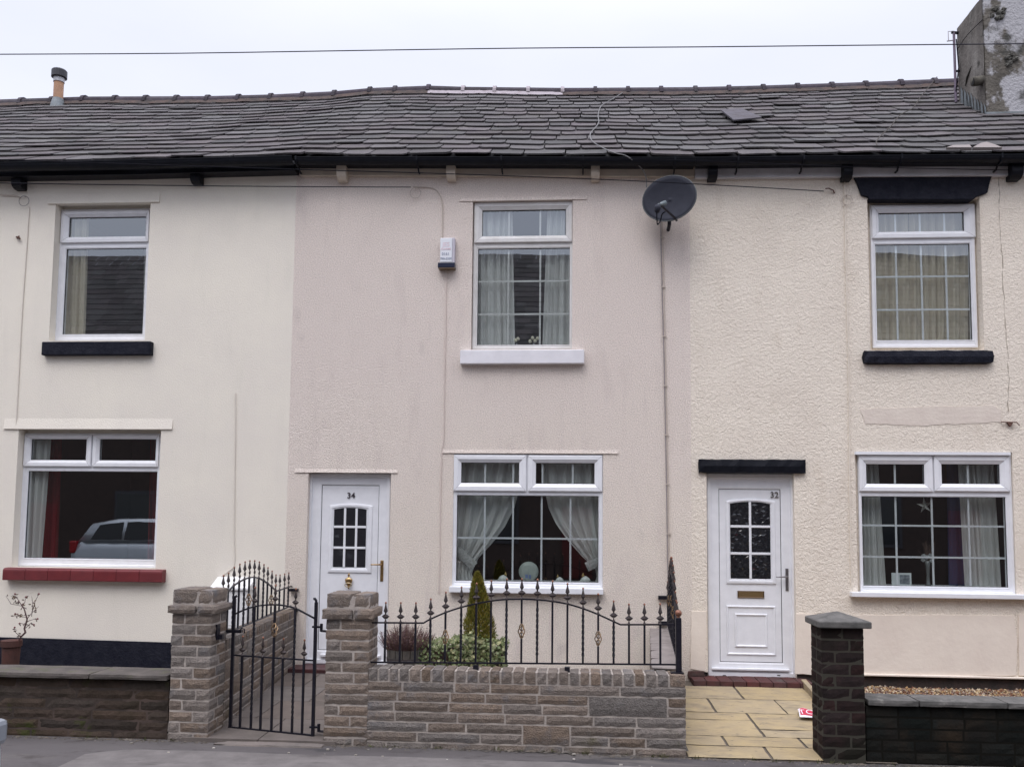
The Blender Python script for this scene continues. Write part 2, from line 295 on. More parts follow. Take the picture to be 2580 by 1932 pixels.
def rect(xl, xr, yt, yb, Y=0):
    ym = (yt+yb)/2; xm = (xl+xr)/2
    return [at(xl, ym, Y).x, at(xr, ym, Y).x, at(xm, yb, Y).z, at(xm, yt, Y).z]
def text_mesh(name, txt, size, m, parent, loc, depth=.002, rotx=pi/2, rotz=0, offset=0, spacing=1):
    c = bpy.data.curves.new(name, 'FONT'); c.body = txt; c.size = size; c.extrude = depth; c.align_x = 'CENTER'; c.align_y = 'CENTER'; c.offset = offset; c.space_character = spacing
    t = bpy.data.objects.new(name, c); S.collection.objects.link(t); dg = bpy.context.evaluated_depsgraph_get(); dg.update()
    me = bpy.data.meshes.new_from_object(t.evaluated_get(dg)); bpy.data.objects.remove(t); me.materials.clear(); me.materials.append(m)
    return obj(name, None, m, parent, loc, rot=(rotx, 0, rotz), mesh=me)

# ------------------------------------------------------------ ground
mb = MB(); mb.add([(-300, -300, -.12), (300, -300, -.12), (300, 300, -.12), (-300, 300, -.12)], [(0, 1, 2, 3)])
tag(obj('road', mb, ASPH, loc=(0, 0, -.12)), 'worn grey asphalt road', kind='structure')
PV = -.005
def gline(x): return -.005 + (.008 if x < 0 else -.012*min(x, 1.5))    # the pavement falls a little to the right
mb = MB(); mb.grid(lambda u, v: (-30+60*u, -4.3+4.3*v, gline(-30+60*u)-.0), 60, 6); mb.box(-30, 30, -4.3, -4.28, -.2, -.02)
tag(obj('pavement', mb, ASPH), 'worn dark asphalt pavement in front of the garden walls', kind='structure')
mb = MB()
for i in range(44): mb.block(-20+i*.92, -20+i*.92+.91, -4.44, -4.31, -.2, .0, .002, .2, .008)
tag(obj('kerb', mb, KERBM), 'pale concrete kerb stones', kind='structure')
# smooth pale wearing strip along the pavement
mb = MB(); xs = [at(x, 1900, -3.0).x for x in (250, 2700)]
def strip(u, v):
    x = xs[0]+(xs[1]-xs[0])*u; e = .05*mnoise.noise(Vector((x*1.3, 0, 0)))
    yb = -3.03+e*.5 - max(0, x)*.045; 
    if x < xs[0]+.35: yb -= .16*(1-(x-xs[0])/.35)**2
    return (x, yb+(-4.2-yb)*v, gline(x)+.004)
mb.grid(strip, 60, 4)
tag(obj('pavement_patch', mb, KERBM), 'paler worn strip of the pavement', kind='structure')

# ------------------------------------------------------------ houses
XJ1 = (at(745, 420).x+at(722, 1400).x)/2; XJ2 = at(1740, 900).x
XL, XR = XJ1-7.6, XJ2+7.6
EP = [(-12, at(0, 409, -.2).z+.09), (at(0, 409, -.2).x, at(0, 409, -.2).z+.0)] + [(at(x, y, -.2).x, at(x, y, -.2).z) for x, y in ((300, 404), (745, 392), (1300, 392), (1755, 393), (2200, 388), (2580, 385))] + [(12, at(2580, 385, -.2).z-.02)]
RPX = [(0, 266), (134, 262), (216, 259), (529, 258), (687, 254), (846, 246), (931, 238), (1082, 232), (1169, 235), (1429, 238), (1755, 236), (1924, 232), (2168, 224), (2408, 214)]
RP = [(at(x, y, 3.9).x, at(x, y, 3.9).z) for x, y in RPX]; RP = [(-16, RP[0][1]-.05)] + RP + [(16, RP[-1][1])]
def lerp(P, x):
    for (a, za), (b, zb) in zip(P, P[1:]):
        if x <= b: t = max(0, (x-a)/(b-a)); return za+(zb-za)*t
    return P[-1][1]
def roofpt(x, s, h=0):                             # s 0 at the eave, 1 at the ridge
    z0 = lerp(EP, x); z1 = lerp(RP, x); sag = -.05*sin(pi*s) + .018*mnoise.noise(Vector((x*1.1, s*3.1, 0)))
    n = Vector((0, -.56, .83)); return Vector((x, -.2+4.1*s, z0+(z1-z0)*s+sag)) + n*h
def roof_hit(px, py, h=0):
    d = ray(px, py); lo, hi = 0, 1
    for _ in range(40):
        s = (lo+hi)/2; P = C0+d*((-.2+4.1*s-CY)/d.y); q = roofpt(P.x, s, h)
        if P.z > q.z: lo = s
        else: hi = s
    return P, s
house = {}
for k, lab, x in ((36, 'smooth cream rendered terraced house with black fascia and red tile sill, at the left', (XL+XJ1)/2), (34, 'middle terraced house in rough pinkish beige render with door number 34', (XJ1+XJ2)/2),
                  (32, 'cream pebbly rendered terraced house with black stone lintels and door number 32', (XJ2+XR)/2)):
    house[k] = thing('terraced_house', (x, 0, .1), lab, 'house', 'terraced houses in the row')
OPEN = {36: [], 34: [], 32: []}
def opening(k, xl, xr, yt, yb, room=True, dark=False):
    r = rect(xl, xr, yt, yb, 0); OPEN[k].append((r, room, dark)); return r
REV = .2
def build_wall(k, x0, x1, m, z0=-.1):
    H = house[k]; z1 = min(lerp(EP, x0), lerp(EP, x1))+.05; ops = [o[0] for o in OPEN[k]]
    xs = sorted({x0, x1, *[v for o in ops for v in o[:2] if x0 < v < x1]}); zs = sorted({z0, z1, *[v for o in ops for v in o[2:] if v > z0]})
    def holes(a, b, c, d): return any(a >= o[0]-1e-4 and b <= o[1]+1e-4 and c >= o[2]-1e-4 and d <= o[3]+1e-4 for o in ops)
    mb = MB(); mi = MB()
    for a, b in zip(xs, xs[1:]):
        for c, d in zip(zs, zs[1:]):
            if holes(a, b, c, d): continue
            mb.add([(a, 0, c), (b, 0, c), (b, 0, d), (a, 0, d)], [(0, 1, 2, 3)])
            mi.add([(a, REV, c), (b, REV, c), (b, REV, d), (a, REV, d)], [(3, 2, 1, 0)])
    for o in ops:
        a, b, c, d = o
        mb.add([(a, 0, c), (a, REV, c), (a, REV, d), (a, 0, d)], [(0, 1, 2, 3)]); mb.add([(b, 0, c), (b, REV, c), (b, REV, d), (b, 0, d)], [(3, 2, 1, 0)])
        mb.add([(a, 0, d), (b, 0, d), (b, REV, d), (a, REV, d)], [(3, 2, 1, 0)]); mb.add([(a, 0, c), (b, 0, c), (b, REV, c), (a, REV, c)], [(0, 1, 2, 3)])
    mb.add([(x0, 0, z1), (x1, 0, z1), (x1, REV, z1), (x0, REV, z1)], [(0, 1, 2, 3)])
    wl = obj('wall', mb, m, H)
    # outer end and back walls so that the house is closed
    mb = MB().box(x0+.003, x1-.003, 7.8, 8, -.1, z1)
    if k == 36: mb.box(x0, x0+.2, REV+.01, 7.79, -.1, z1)
    if k == 32: mb.box(x1-.2, x1, REV+.01, 7.79, -.1, z1)
    obj('rear_wall', mb, m, H)
    mr_ = MB(); md_ = MB()
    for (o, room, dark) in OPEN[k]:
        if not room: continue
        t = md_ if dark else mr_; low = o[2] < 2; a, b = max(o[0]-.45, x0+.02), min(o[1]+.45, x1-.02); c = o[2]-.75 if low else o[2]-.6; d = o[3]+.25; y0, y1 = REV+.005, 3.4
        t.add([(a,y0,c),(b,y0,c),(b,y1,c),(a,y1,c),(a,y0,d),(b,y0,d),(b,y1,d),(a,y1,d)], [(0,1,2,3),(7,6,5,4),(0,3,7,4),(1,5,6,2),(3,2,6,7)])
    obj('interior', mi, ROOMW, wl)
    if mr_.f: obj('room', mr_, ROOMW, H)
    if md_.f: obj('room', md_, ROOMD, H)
    return wl
def lintel_drip(k, xl, xr, y, proud=.011, hgt=.04, m=None, yt=None):
    r = rect(xl, xr, y-20, y, 0); mb = MB(); z0 = r[2]; z1 = z0+hgt
    # render that swells out towards a drip edge
    mb.add([(r[0], -proud, z0), (r[1], -proud, z0), (r[1], -.0015, z1), (r[0], -.0015, z1), (r[0], .06, z0), (r[1], .06, z0), (r[0], .06, z1), (r[1], .06, z1)],
           [(0, 1, 2, 3), (1, 0, 4, 5), (0, 3, 6, 4), (2, 1, 5, 7)])
    return obj('lintel', mb, m, house[k])
def window(k, O, fixed, cas, Y=.11, old=False, ventgap=True):
    """O frame px rect; fixed/cas: list of dict(o=outer px, g=glass px, v=[px], h=[py])"""
    H = house[k]; m = UPVC_OLD if old else UPVC; o = rect(*O, Y)
    mb = MB(); gl = [rect(*f['g'], Y) for f in fixed] + [rect(*[f['g'][0]-6, f['g'][1]+6, f['g'][2]-6, f['g'][3]+6], Y) for f in cas]
    xs = sorted({*o[:2], *[v for g in gl for v in g[:2]]}); zs = sorted({*o[2:], *[v for g in gl for v in g[2:]]})
    inside = lambda x, z: any(g[0] < x < g[1] and g[2] < z < g[3] for g in gl)
    for a, b in zip(xs, xs[1:]):
        for c, d in zip(zs, zs[1:]):
            if not inside((a+b)/2, (c+d)/2): mb.add([(a, Y, c), (b, Y, c), (b, Y, d), (a, Y, d)], [(0, 1, 2, 3)])
    for g in gl: mb.ring(g, g, [(0, Y), (0, Y+.06)])
    mb.ring(o, o, [(0, Y+.06), (0, Y)])
    W = obj('window', mb, m, H); oo = OPEN[k][-1][0]; wm = {36: M36, 34: M34, 32: M32}[k]
    obj('frame_packing', MB().ring(oo, (o[0]+.01, o[1]-.01, o[2]+.01, o[3]-.01), [(0, Y+.03), (1, Y+.03)]), wm, W)
    obj('outer_frame', MB().ring((o[0]-.002, o[1]+.002, o[2]-.002, o[3]+.002), (o[0]+.028, o[1]-.028, o[2]+.028, o[3]-.028), [(0, Y+.055), (0, Y-.006), (.75, Y-.006), (1, Y-.001)]), m, W)
    for f in fixed+cas:
        c = 'o' in f; g = rect(*f['g'], Y)
        if c:
            q = rect(*f['o'], Y); obj('casement', MB().ring(q, g, [(0, Y-.002), (0, Y-.022), (.08, Y-.026), (.55, Y-.026), (.62, Y-.021), (1, Y-.004), (1, Y+.04)]), m, W)
            sh = .002
            for (ax, az, bx, bz) in ((q[0], q[2], g[0], g[2]), (q[1], q[2], g[1], g[2]), (q[0], q[3], g[0], g[3]), (q[1], q[3], g[1], g[3])):
                mt = MB().tube([(ax+(bx-ax)*.06, Y-.0262, az+(bz-az)*.06), (ax+(bx-ax)*.56, Y-.0262, az+(bz-az)*.56), (bx, Y-.0045, bz)], .0012, 4)
                obj('mitre_joint', mt, mat('mitre_grey', (.3, .28, .30), .7), W)
        else:
            e = .012; obj('glazing_bead', MB().ring((g[0]-e, g[1]+e, g[2]-e, g[3]+e), g, [(0, Y-.001), (.2, Y-.005), (1, Y+.012), (1, Y+.03)]), m, W)
        s = .005; yg = Y+.022
        obj('seal', MB().ring((g[0]-.001, g[1]+.001, g[2]-.001, g[3]+.001), (g[0]+s, g[1]-s, g[2]+s, g[3]-s), [(0, yg-.012), (1, yg-.006), (1, yg)]), SEAL, W)
        obj('pane', MB().add([(g[0], yg, g[2]), (g[1], yg, g[2]), (g[1], yg, g[3]), (g[0], yg, g[3])], [(0, 1, 2, 3)]), GLASS, W)
        if f.get('v') or f.get('h'):
            bb = MB(); hw = .0095; ym = (f['g'][2]+f['g'][3])/2; xm = (f['g'][0]+f['g'][1])/2
            for x in f.get('v', []): X = at(x, ym, Y).x; bb.box(X-hw, X+hw, yg+.006, yg+.014, g[2], g[3])
            for y in f.get('h', []): Z = at(xm, y, Y).z; bb.box(g[0], g[1], yg+.0045, yg+.0125, Z-hw, Z+hw)
            if f.get('h'): obj('glazing_bar', bb, m, W)
            else:
                for q in range(0, len(bb.v), 8):
                    b1 = MB(); b1.add(bb.v[q:q+8], [tuple(i_-q for i_ in f_) for f_ in bb.f if q <= f_[0] < q+8]); obj('glazing_bar', b1, m, W)
    return W, o
def sill(k, px, proud, m, back=.0, bevel=.008, name='window_sill', parent=None):
    r = rect(*px, -proud); mb = MB().box(r[0], r[1], -proud, back, r[2], r[3]); return obj(name, mb, m, parent or house[k], bevel=bevel), r

# --- number 36
H = house[36]
opening(36, 132, 372, 509, 858); W1, o1 = window(36, (148, 373, 528, 857), [dict(g=(162, 364, 626, 842))], [dict(o=(156, 377, 533, 612), g=(174, 368, 547, 597))], Y=.12)
lintel_drip(36, 122, 403, 512.5, .018, .12, m=M36)
sill(36, (104, 379, 860, 894), .07, BLACKM, .12, .01)
opening(36, 38, 399, 1079, 1430, dark=True); W2, o2 = window(36, (54, 400, 1092, 1427), [dict(g=(66, 396, 1187, 1407))],
    [dict(o=(63, 232, 1096, 1175), g=(78.5, 218, 1106, 1159)), dict(o=(236, 402, 1096, 1176), g=(251, 393, 1106, 1160))], Y=.12)
lintel_drip(36, 11, 435, 1081, .018, .12, m=M36)
r = rect(6, 409, 1433, 1464, -.09); mb = MB(); n = 7
for i in range(n):
    a = r[0]+(r[1]-r[0])*i/n; b = r[0]+(r[1]-r[0])*(i+1)/n-.003; z1, z0 = r[3], r[2]
    prof = [(0.12, z1+.008), (-.06, z1), (-.078, z1-.006), (-.088, z1-.02), (-.09, z1-.035), (-.09, z0+.004), (-.085, z0), (.0, z0)]
    m_ = len(prof); mb.add([(a, y, z) for y, z in prof]+[(b, y, z) for y, z in prof], [(i_, (i_+1) % m_, (i_+1) % m_+m_, i_+m_) for i_ in range(m_)][::1]+[tuple(range(m_-1, -1, -1)), tuple(range(m_, 2*m_))])
obj('tile_sill', mb, REDTILE, H, bevel=.003)
build_wall(36, XL, XJ1, M36)
p0 = at(0, 1604, 0); p1 = at(427, 1617.5, 0); z = (p0.z+p1.z)/2
obj('plinth', MB().prism([(XL, -.1), (XJ1-.28, -.1), (XJ1-.28, p1.z-.02), (p1.x, p1.z), (p0.x, p0.z), (XL, p0.z+.06)], -.03, -.001), BLACKM, H)
# --- number 34
H = house[34]
opening(34, 1189, 1442, 505, 880); window(34, (1193, 1442, 508, 879), [dict(g=(1203, 1436, 625.5, 869), v=[1280, 1360.5], h=[707, 790])],
    [dict(o=(1196, 1442, 511, 612), g=(1215, 1426, 529, 595), v=[1282, 1361])], Y=.055, old=True)
lintel_drip(34, 1158, 1479, 505.5, m=M34)
sill(34, (1159, 1472, 881, 916), .075, WSILL, .06, .008)
opening(34, 1141, 1519, 1143, 1481, dark=True); window(34, (1142, 1518, 1145, 1478), [dict(g=(1150, 1508, 1248, 1465), v=[1220, 1291.5, 1364, 1437], h=[1356])],
    [dict(o=(1144, 1326, 1147, 1237), g=(1162, 1308, 1165, 1217), v=[1221.6, 1292.6]), dict(o=(1331, 1517, 1148, 1238), g=(1350, 1498, 1166, 1219), v=[1366.5, 1443])], Y=.02)
lintel_drip(34, 1115, 1558, 1142, m=M34)
sill(34, (1131, 1520, 1480, 1495), .075, UPVC, .03, .006)
opening(34, 770, 980, 1190, 1710, room=False)
lintel_drip(34, 743, 1002, 1190.5, m=M34)
build_wall(34, XJ1, XJ2, M34)
# --- number 32
H = house[32]
opening(32, 2189, 2474, 500, 882); window(32, (2196, 2457, 516, 875), [dict(g=(2207.5, 2447, 615, 857), v=[2262, 2325.6, 2388], h=[695, 778.6])],
    [dict(o=(2195, 2455, 518, 601), g=(2213, 2429, 535.5, 584), v=[2258, 2320, 2382])], Y=.1)
P = [(2151, 430), (2504, 431), (2501, 440), (2494, 462), (2489, 485), (2478, 490), (2464, 494), (2451, 503), (2191, 503), (2187, 496), (2171, 492), (2166, 478), (2160, 462), (2151, 445)]
obj('lintel', MB().prism([(at(x, y, -.03).x, at(x, y, -.03).z) for x, y in P], -.03, .09), BLACKM, H, bevel=.008)
mb = MB(); rr = rect(2177, 2507, 881, 915, -.07); mb.block(rr[0], rr[1], -.07, .11, rr[2], rr[3], .003, .06, .01)
obj('window_sill', mb, BLACKM, H)
opening(32, 2158, 2556, 1138, 1499, dark=True); window(32, (2165, 2551, 1146, 1495), [dict(g=(2173, 2537, 1251, 1477), v=[2261, 2352.5, 2445.5], h=[1324.5, 1404])],
    [dict(o=(2163, 2348, 1148, 1238), g=(2182, 2329, 1169, 1219), v=[2257]), dict(o=(2352, 2541, 1148, 1238), g=(2372, 2519, 1169, 1219), v=[2441.5])], Y=.03)
rr = rect(2154, 2547, 1138.5, 1146, -.02); obj('head_trim', MB().box(rr[0], rr[1], -.02, .05, rr[2], rr[3]), UPVC, H, bevel=.003)
rr = rect(2147, 2640, 1495, 1507, -.085); obj('window_sill', MB().box(rr[0], rr[1], -.085, .04, rr[2], rr[3]), UPVC, H, bevel=.005)
opening(32, 1782, 2004, 1190, 1710, room=False)
rr = rect(1760, 2031, 1156, 1192, -.045); mb = MB(); mb.block(rr[0], rr[1], -.045, .1, rr[2], rr[3], .004, .06, .008); obj('lintel', mb, BLACK, H)
zb32 = at(2400, 1706, 0).z
build_wall(32, XJ2, XR, M32, z0=zb32)
o_d = rect(1782, 2004, 1190, 1710, 0)
obj('plinth', MB().box(XJ2+.002, o_d[0]-.002, .015, REV, -.1, zb32-.004).box(o_d[1]+.002, XR, .015, REV, -.1, zb32-.004), mat('black_stained_plinth_brick', (.02, .018, .016), .8, col2=(.05, .03, .025), cs=7, bump=.6, bs=40), H)
# thin smooth patches of newer render standing 6 mm proud
def patch(pts, m, d=.008, parent=H, jit=.008):
    Q = [(at(x, y, 0).x, at(x, y, 0).z) for x, y in pts]; out = []
    for (a, b) in zip(Q, Q[1:]+Q[:1]):
        n = max(1, int(math.dist(a, b)/.07))
        for i in range(n): out.append((a[0]+(b[0]-a[0])*i/n+rnd.uniform(-jit, jit), a[1]+(b[1]-a[1])*i/n+rnd.uniform(-jit, jit)))
    return obj('render_patch', MB().prism(out, -d, .002), m, parent)
patch([(2080, 1552), (2176, 1549), (2450, 1549), (2553, 1550), (2562, 1620), (2558, 1690), (2558, 1701), (2080, 1701)], M32S, .012, jit=.003)
patch([(2566, 1547), (2760, 1547), (2760, 1701), (2566, 1701)], M32S, .012, jit=.003)
patch([(1742, 1540), (1779, 1540), (1777, 1690), (1740, 1684)], M32S, .010, jit=.003)
patch([(2005, 1545), (2060, 1547), (2060, 1698), (2003, 1697)], M32S, .011, jit=.004)
patch([(2168, 1032), (2300, 1026), (2500, 1022), (2522, 1034), (2520, 1062), (2330, 1072), (2180, 1066)], mat('trowelled_patch', (.72, .645, .565), .9, col2=(.66, .58, .51), cs=4, bump=.5, bs=30, bdist=.01), .004, jit=.008)
obj('bell_cast', MB().box(at(2080, 1700).x, XR, -.034, -.002, zb32+.001, zb32+.022), M32S, H, bevel=.006)
# irregular old crack with dirt at the right of 32
mb = MB(); x = 2514; pts = []
for i in range(60):
    y = 435+i*10.2; x += rnd.uniform(-2.2, 2.4) + .28; pts.append((x, y))
mb.tube([at(x, y, .0005) for x, y in pts], [rnd.choice((.0012, .002, .0035, .005)) for _ in pts], 4)
obj('wall_crack', mb, mat('crack_dirt', (.30, .255, .20), .95), H)

# --- doors
def door(k, f, yb_frame, leaf, glass, arch, surr, vb, hb, num, numpx, obs, Y=.1):
    H = house[k]; o = rect(f[0], f[1], f[2], yb_frame, Y); l = rect(*leaf, Y)
    D = obj('door', MB().box(l[0]+.006, l[1]-.006, Y+.0, Y+.05, l[2]+.006, l[3]-.006), UPVC, H, bevel=.003)
    fr = MB(); fr.ring(o, l, [(0, Y+.06), (0, Y-.03), (.06, Y-.034), (.3, Y-.034), (.33, Y-.012), (.9, Y-.012), (1, Y-.006), (1, Y+.06)])
    obj('door_frame', fr, UPVC, D)
    obj('seal', MB().box(l[0]-.001, l[1]+.001, Y+.052, Y+.058, l[2]-.001, l[3]+.001), SEAL, D)
    obj('seal', MB().ring((l[0], l[1], l[2], l[3]), (l[0]+.007, l[1]-.007, l[2]+.007, l[3]-.007), [(0, Y+.003), (1, Y+.003)]), SEAL, D)
    s = rect(*surr, Y); g = rect(*glass, Y); ah = at((glass[0]+glass[1])/2, glass[2], Y).z-at((glass[0]+glass[1])/2, arch, Y).z
    def outl(r, ah, n=12):
        c = [(r[0], r[2]), (r[1], r[2])]
        for i in range(n+1):
            t = i/n; x = r[1]+(r[0]-r[1])*t; c.append((x, r[3]-ah*(2*t-1)**2))
        return c
    A = outl(s, ah*1.1); B = outl(g, ah); m_ = MB(); n = len(A)
    def ringpoly(prof):
        b = len(m_.v)
        for t, y in prof:
            for a, c in zip(A, B): m_.v.append(Vector((a[0]+(c[0]-a[0])*t, y, a[1]+(c[1]-a[1])*t)))
        for q in range(len(prof)-1):
            for j in range(n): m_.f.append((b+q*n+j, b+q*n+(j+1) % n, b+(q+1)*n+(j+1) % n, b+(q+1)*n+j))
    ringpoly([(0, Y-.001), (.12, Y-.012), (.35, Y-.014), (.6, Y-.014), (.7, Y-.006), (.85, Y-.008), (1, Y+.002)])
    obj('window_surround', m_, UPVC, D)
    fm = MB(); R_ = random.Random(k); cell = .022 if k == 32 else .045; amp = .0036 if k == 32 else .0016; nx = int((g[1]-g[0])/cell); nz_ = int((g[3]-g[2])/cell); G_ = {}
    for i_ in range(nx+1):
        for j_ in range(nz_+1):
            tx = i_/nx; G_[i_, j_] = (g[0]+(g[1]-g[0])*tx+(R_.uniform(-.45, .45)*cell if 0 < i_ < nx else 0), Y-.0048+R_.uniform(-amp, amp)*(1 if 0 < i_ < nx and 0 < j_ < nz_ else 0), min(g[2]+(g[3]-g[2])*j_/nz_+(R_.uniform(-.45, .45)*cell if 0 < j_ < nz_ else 0), g[3]-ah*(2*tx-1)**2+.004))
    for i_ in range(nx):
        for j_ in range(nz_):
            q_ = [G_[i_, j_], G_[i_+1, j_], G_[i_+1, j_+1], G_[i_, j_+1]]
            fm.add(q_, [(0, 1, 2), (0, 2, 3)] if R_.random() < .5 else [(0, 1, 3), (1, 2, 3)])
    obj('door_window', fm, obs, D)
    bb = MB(); gz = (g[2]+g[3])/2; w_ = .0125
    for x in vb:
        X = at(x, (glass[2]+glass[3])/2, Y).x; tt = (X-g[0])/(g[1]-g[0]); bb.box(X-w_, X+w_, Y-.011, Y-.003, g[2], g[3]-ah*(2*tt-1)**2)
    for y in hb: Z = at((glass[0]+glass[1])/2, y, Y).z; bb.box(g[0], g[1], Y-.0115, Y-.0035, Z-w_, Z+w_)
    obj('glazing_bar', bb, UPVC, D, bevel=.003)
    return D, o, l
D34, o34, l34 = door(34, (772, 981, 1193), 1672, (806, 952, 1222, 1638), (841, 922, 1279.5, 1428.5), 1284.5, (828, 938, 1268, 1443), [868.5, 897.5], [1327, 1379.5], '34', None, OBSC)
text_mesh('door_number', '34', .088, mat('dark_bronze_numeral', (.06, .05, .06), .4, .4), D34, at(884.5, 1248.5, .095), .004, offset=.001, spacing=1.05)
D32, o32, l32 = door(32, (1782, 2004, 1193), 1704, (1812, 1969, 1232, 1668), (1840, 1940.5, 1264.5, 1457), 1270, (1829, 1954, 1256, 1471), [1890], [1326, 1394], '32', None, OBSC2)
text_mesh('door_number', '32', .088, mat('bright_chrome_numeral', (.42, .41, .40), .25, .8), D32, at(1951, 1247, .095), .006, offset=.0012, spacing=1.02)
def sq_mould(D, px, Y=.1):
    r = rect(*px, Y); e = .028; obj('panel_moulding', MB().ring(r, (r[0]+e, r[1]-e, r[2]+e, r[3]-e), [(0, Y-.001), (.25, Y-.011), (.5, Y-.012), (.8, Y-.003), (1, Y-.001)]), UPVC, D)
sq_mould(D32, (1830, 1955, 1525, 1650)); sq_mould(D32, (1851, 1934, 1545, 1630))
sq_mould(D34, (826, 936, 1500, 1618)); sq_mould(D34, (845, 917, 1518, 1600))
def handle(D, pl, lev, m, Y=.085):
    r = rect(*pl, Y); h = obj('door_handle', MB().box(r[0], r[1], Y-.004, Y+.006, r[2], r[3]), m, D, bevel=.004)
    a = at(lev[0], lev[2], Y-.05); b = at(lev[1], lev[2], Y-.05); c = Vector(((r[0]+r[1])/2, Y-.005, b.z))
    obj('lever', MB().tube([c, c+Vector((0, -.045, 0)), a+Vector((.02, .0, 0)), a], [.009, .009, .007, .008], 8), m, h, smooth=True)
handle(D34, (958, 966, 1411, 1464), (934, 961, 1422), BRASS); handle(D32, (1979, 1987, 1431, 1488), (1956, 1982, 1453), STEEL)
r = rect(1858, 1925, 1488, 1505.5, .1); lb = obj('letter_box', MB().ring(r, (r[0]+.012, r[1]-.012, r[2]+.012, r[3]-.012), [(0, .1), (0, .09), (.5, .088), (1, .094)]), mat('bronze_letter_plate', (.15, .10, .06), .4, .7), D32)
obj('letter_flap', MB().box(r[0]+.012, r[1]-.012, .0925, .099, r[2]+.012, r[3]-.012), mat('brass_letter_flap', (.28, .19, .09), .4, .7), lb, bevel=.002)
# urn-shaped knocker
c = at(878.5, 1464, .075); kn = obj('door_knocker', MB().lathe([(.004, .085), (.011, .078), (.013, .066), (.006, .055), (.009, .045), (.02, .036), (.04, .024), (.042, .012), (.034, -.012), (.02, -.04), (.009, -.055), (.012, -.066), (.004, -.082)][::-1], c, 14, 1, .35), BRASS, D34, smooth=True)
obj('knocker_ring', MB().tube([c+Vector((.036*sin(t), -.02, -.012-.045*(1-cos(t))*.5-.004)) for t in [x*pi/10-pi/2*0 for x in range(-10, 11)]], .005, 6), mat('pale_brass', (.5, .42, .28), .35, .8), kn, smooth=True)
# cills and weather bars of the doors
for (D, f, yb, lf) in ((D34, (806, 957, 1650, 1655), 0, None), (D32, (1794, 1990, 1685, 1688.5), 0, None)):
    r = rect(*f, .055); obj('weather_bar', MB().box(r[0], r[1], .05, .09, r[2], r[3]+.006), UPVC, D, bevel=.004)
    for xx in (f[0]+30, f[1]-30):
        r2 = rect(xx-3.5, xx+3.5, yb, yb+1, .06) if yb else None
for x in (1825, 1962):
    r = rect(x-4, x+4, 1699.5, 1701.5, .064); obj('drain_slot', MB().box(r[0], r[1], .0635, .067, r[2], r[3]), SEAL, D32)
# steps
r = rect(744, 830, 1673, 1708, -.25); zt = at(790, 1673, -.02).z
obj('door_step', MB().box(at(735, 1690, -.1).x, at(985, 1690, -.1).x, -.26, .12, .0, o34[2]-.002), STEPM, house[34], bevel=.008)
mb = MB(); xa, xb = at(1742, 1715, -.1).x, at(2040, 1715, -.1).x; zt = at(1890, 1704.5, 0).z-.004; zs = at(1890, 1729, -.27).z
n = 9
for i in range(n): a = xa+(xb-xa)*i/n; mb.block(a, a+(xb-xa)/n-.003, -.27, .12, zs-.05, zt, .001, .08, .003)
obj('door_step', mb, STEPR, house[32])
mb = MB(); q = rect(1733, 1775, 1690, 1712, -.03); mb.block(q[0], q[1], -.03, .0, q[2], q[3], .006, .05, .006); obj('exposed_brick', mb, mat('exposed_dark_red_brick', (.09, .04, .035), .9, col2=(.05, .035, .03), cs=12, bump=.8, bs=50), house[32])

# ------------------------------------------------------------ fascias, corbels, gutters
def strip_prism(name, k, x0, x1, topoff, botoff, y0, y1, m, n=16, parent=None, bevel=0):
    mb = MB(); xs = [x0+(x1-x0)*i/n for i in range(n+1)]; vs = []
    for x in xs:
        z = lerp(EP, x); vs += [(x, y0, z+botoff), (x, y0, z+topoff), (x, y1, z+topoff), (x, y1, z+botoff)]
    fs = []
    for i in range(n):
        b = 4*i
        for j in range(4): fs.append((b+j, b+(j+1) % 4, b+4+(j+1) % 4, b+4+j))
    fs.append((3, 2, 1, 0)); fs.append((4*n, 4*n+1, 4*n+2, 4*n+3)); mb.add(vs, fs)
    return obj(name, mb, m, parent or house[k], bevel=bevel)
def gutter(k, x0, x1, yc=-.24, zo=-.04, rad=.062, m=BLACK):
    mb = MB(); n = 30; K = 9; xs = [x0+(x1-x0)*i/n for i in range(n+1)]
    for x in xs:
        z = lerp(EP, x)+zo
        ring_ = [(-rad-.006, .004), (-rad-.006, -.004)]+[(-rad*cos(t), -rad*sin(t)) for t in [pi*j/(K-1) for j in range(K)]][0:]+[(rad*.9, .0)]
        ring_ += [(rad*.85*cos(t), -rad*.85*sin(t)+.0) for t in [pi*j/(K-1) for j in range(K)]]
        for a, b in ring_: mb.v.append(Vector((x, yc+a, z+b)))
    L = len(ring_)
    for i in range(n):
        for j in range(L): mb.f.append((i*L+j, (i+1)*L+j, (i+1)*L+(j+1) % L, i*L+(j+1) % L))
    mb.f.append(tuple(range(L))); mb.f.append(tuple(range(n*L+L-1, n*L-1, -1)))
    return obj('gutter', mb, m, house[k], smooth=False)
g36 = gutter(36, XL, XJ1+.05, -.26, -.06, .07); strip_prism('fascia', 36, XL, XJ1+.03, -.03, -.150, -.16, -.001, BLACK, bevel=.006)
g34 = gutter(34, XJ1+.052, XJ2+.03, -.2, -.045, .062); strip_prism('fascia', 34, XJ1+.06, XJ2+.05, -.0, -.165, -.045, -.001, CREAMB, bevel=.003)
g32 = gutter(32, XJ2+.032, XR, -.2, -.045, .062); strip_prism('fascia', 32, XJ2+.052, XR, -.0, -.185, -.055, -.001, TRIMW, bevel=.003)
strip_prism('soffit_strip', 34, XJ1+.06, XJ2+.03, .02, -.085, -.13, -.046, BLACK); strip_prism('soffit_strip', 32, XJ2+.055, XR, .02, -.085, -.13, -.056, BLACK)
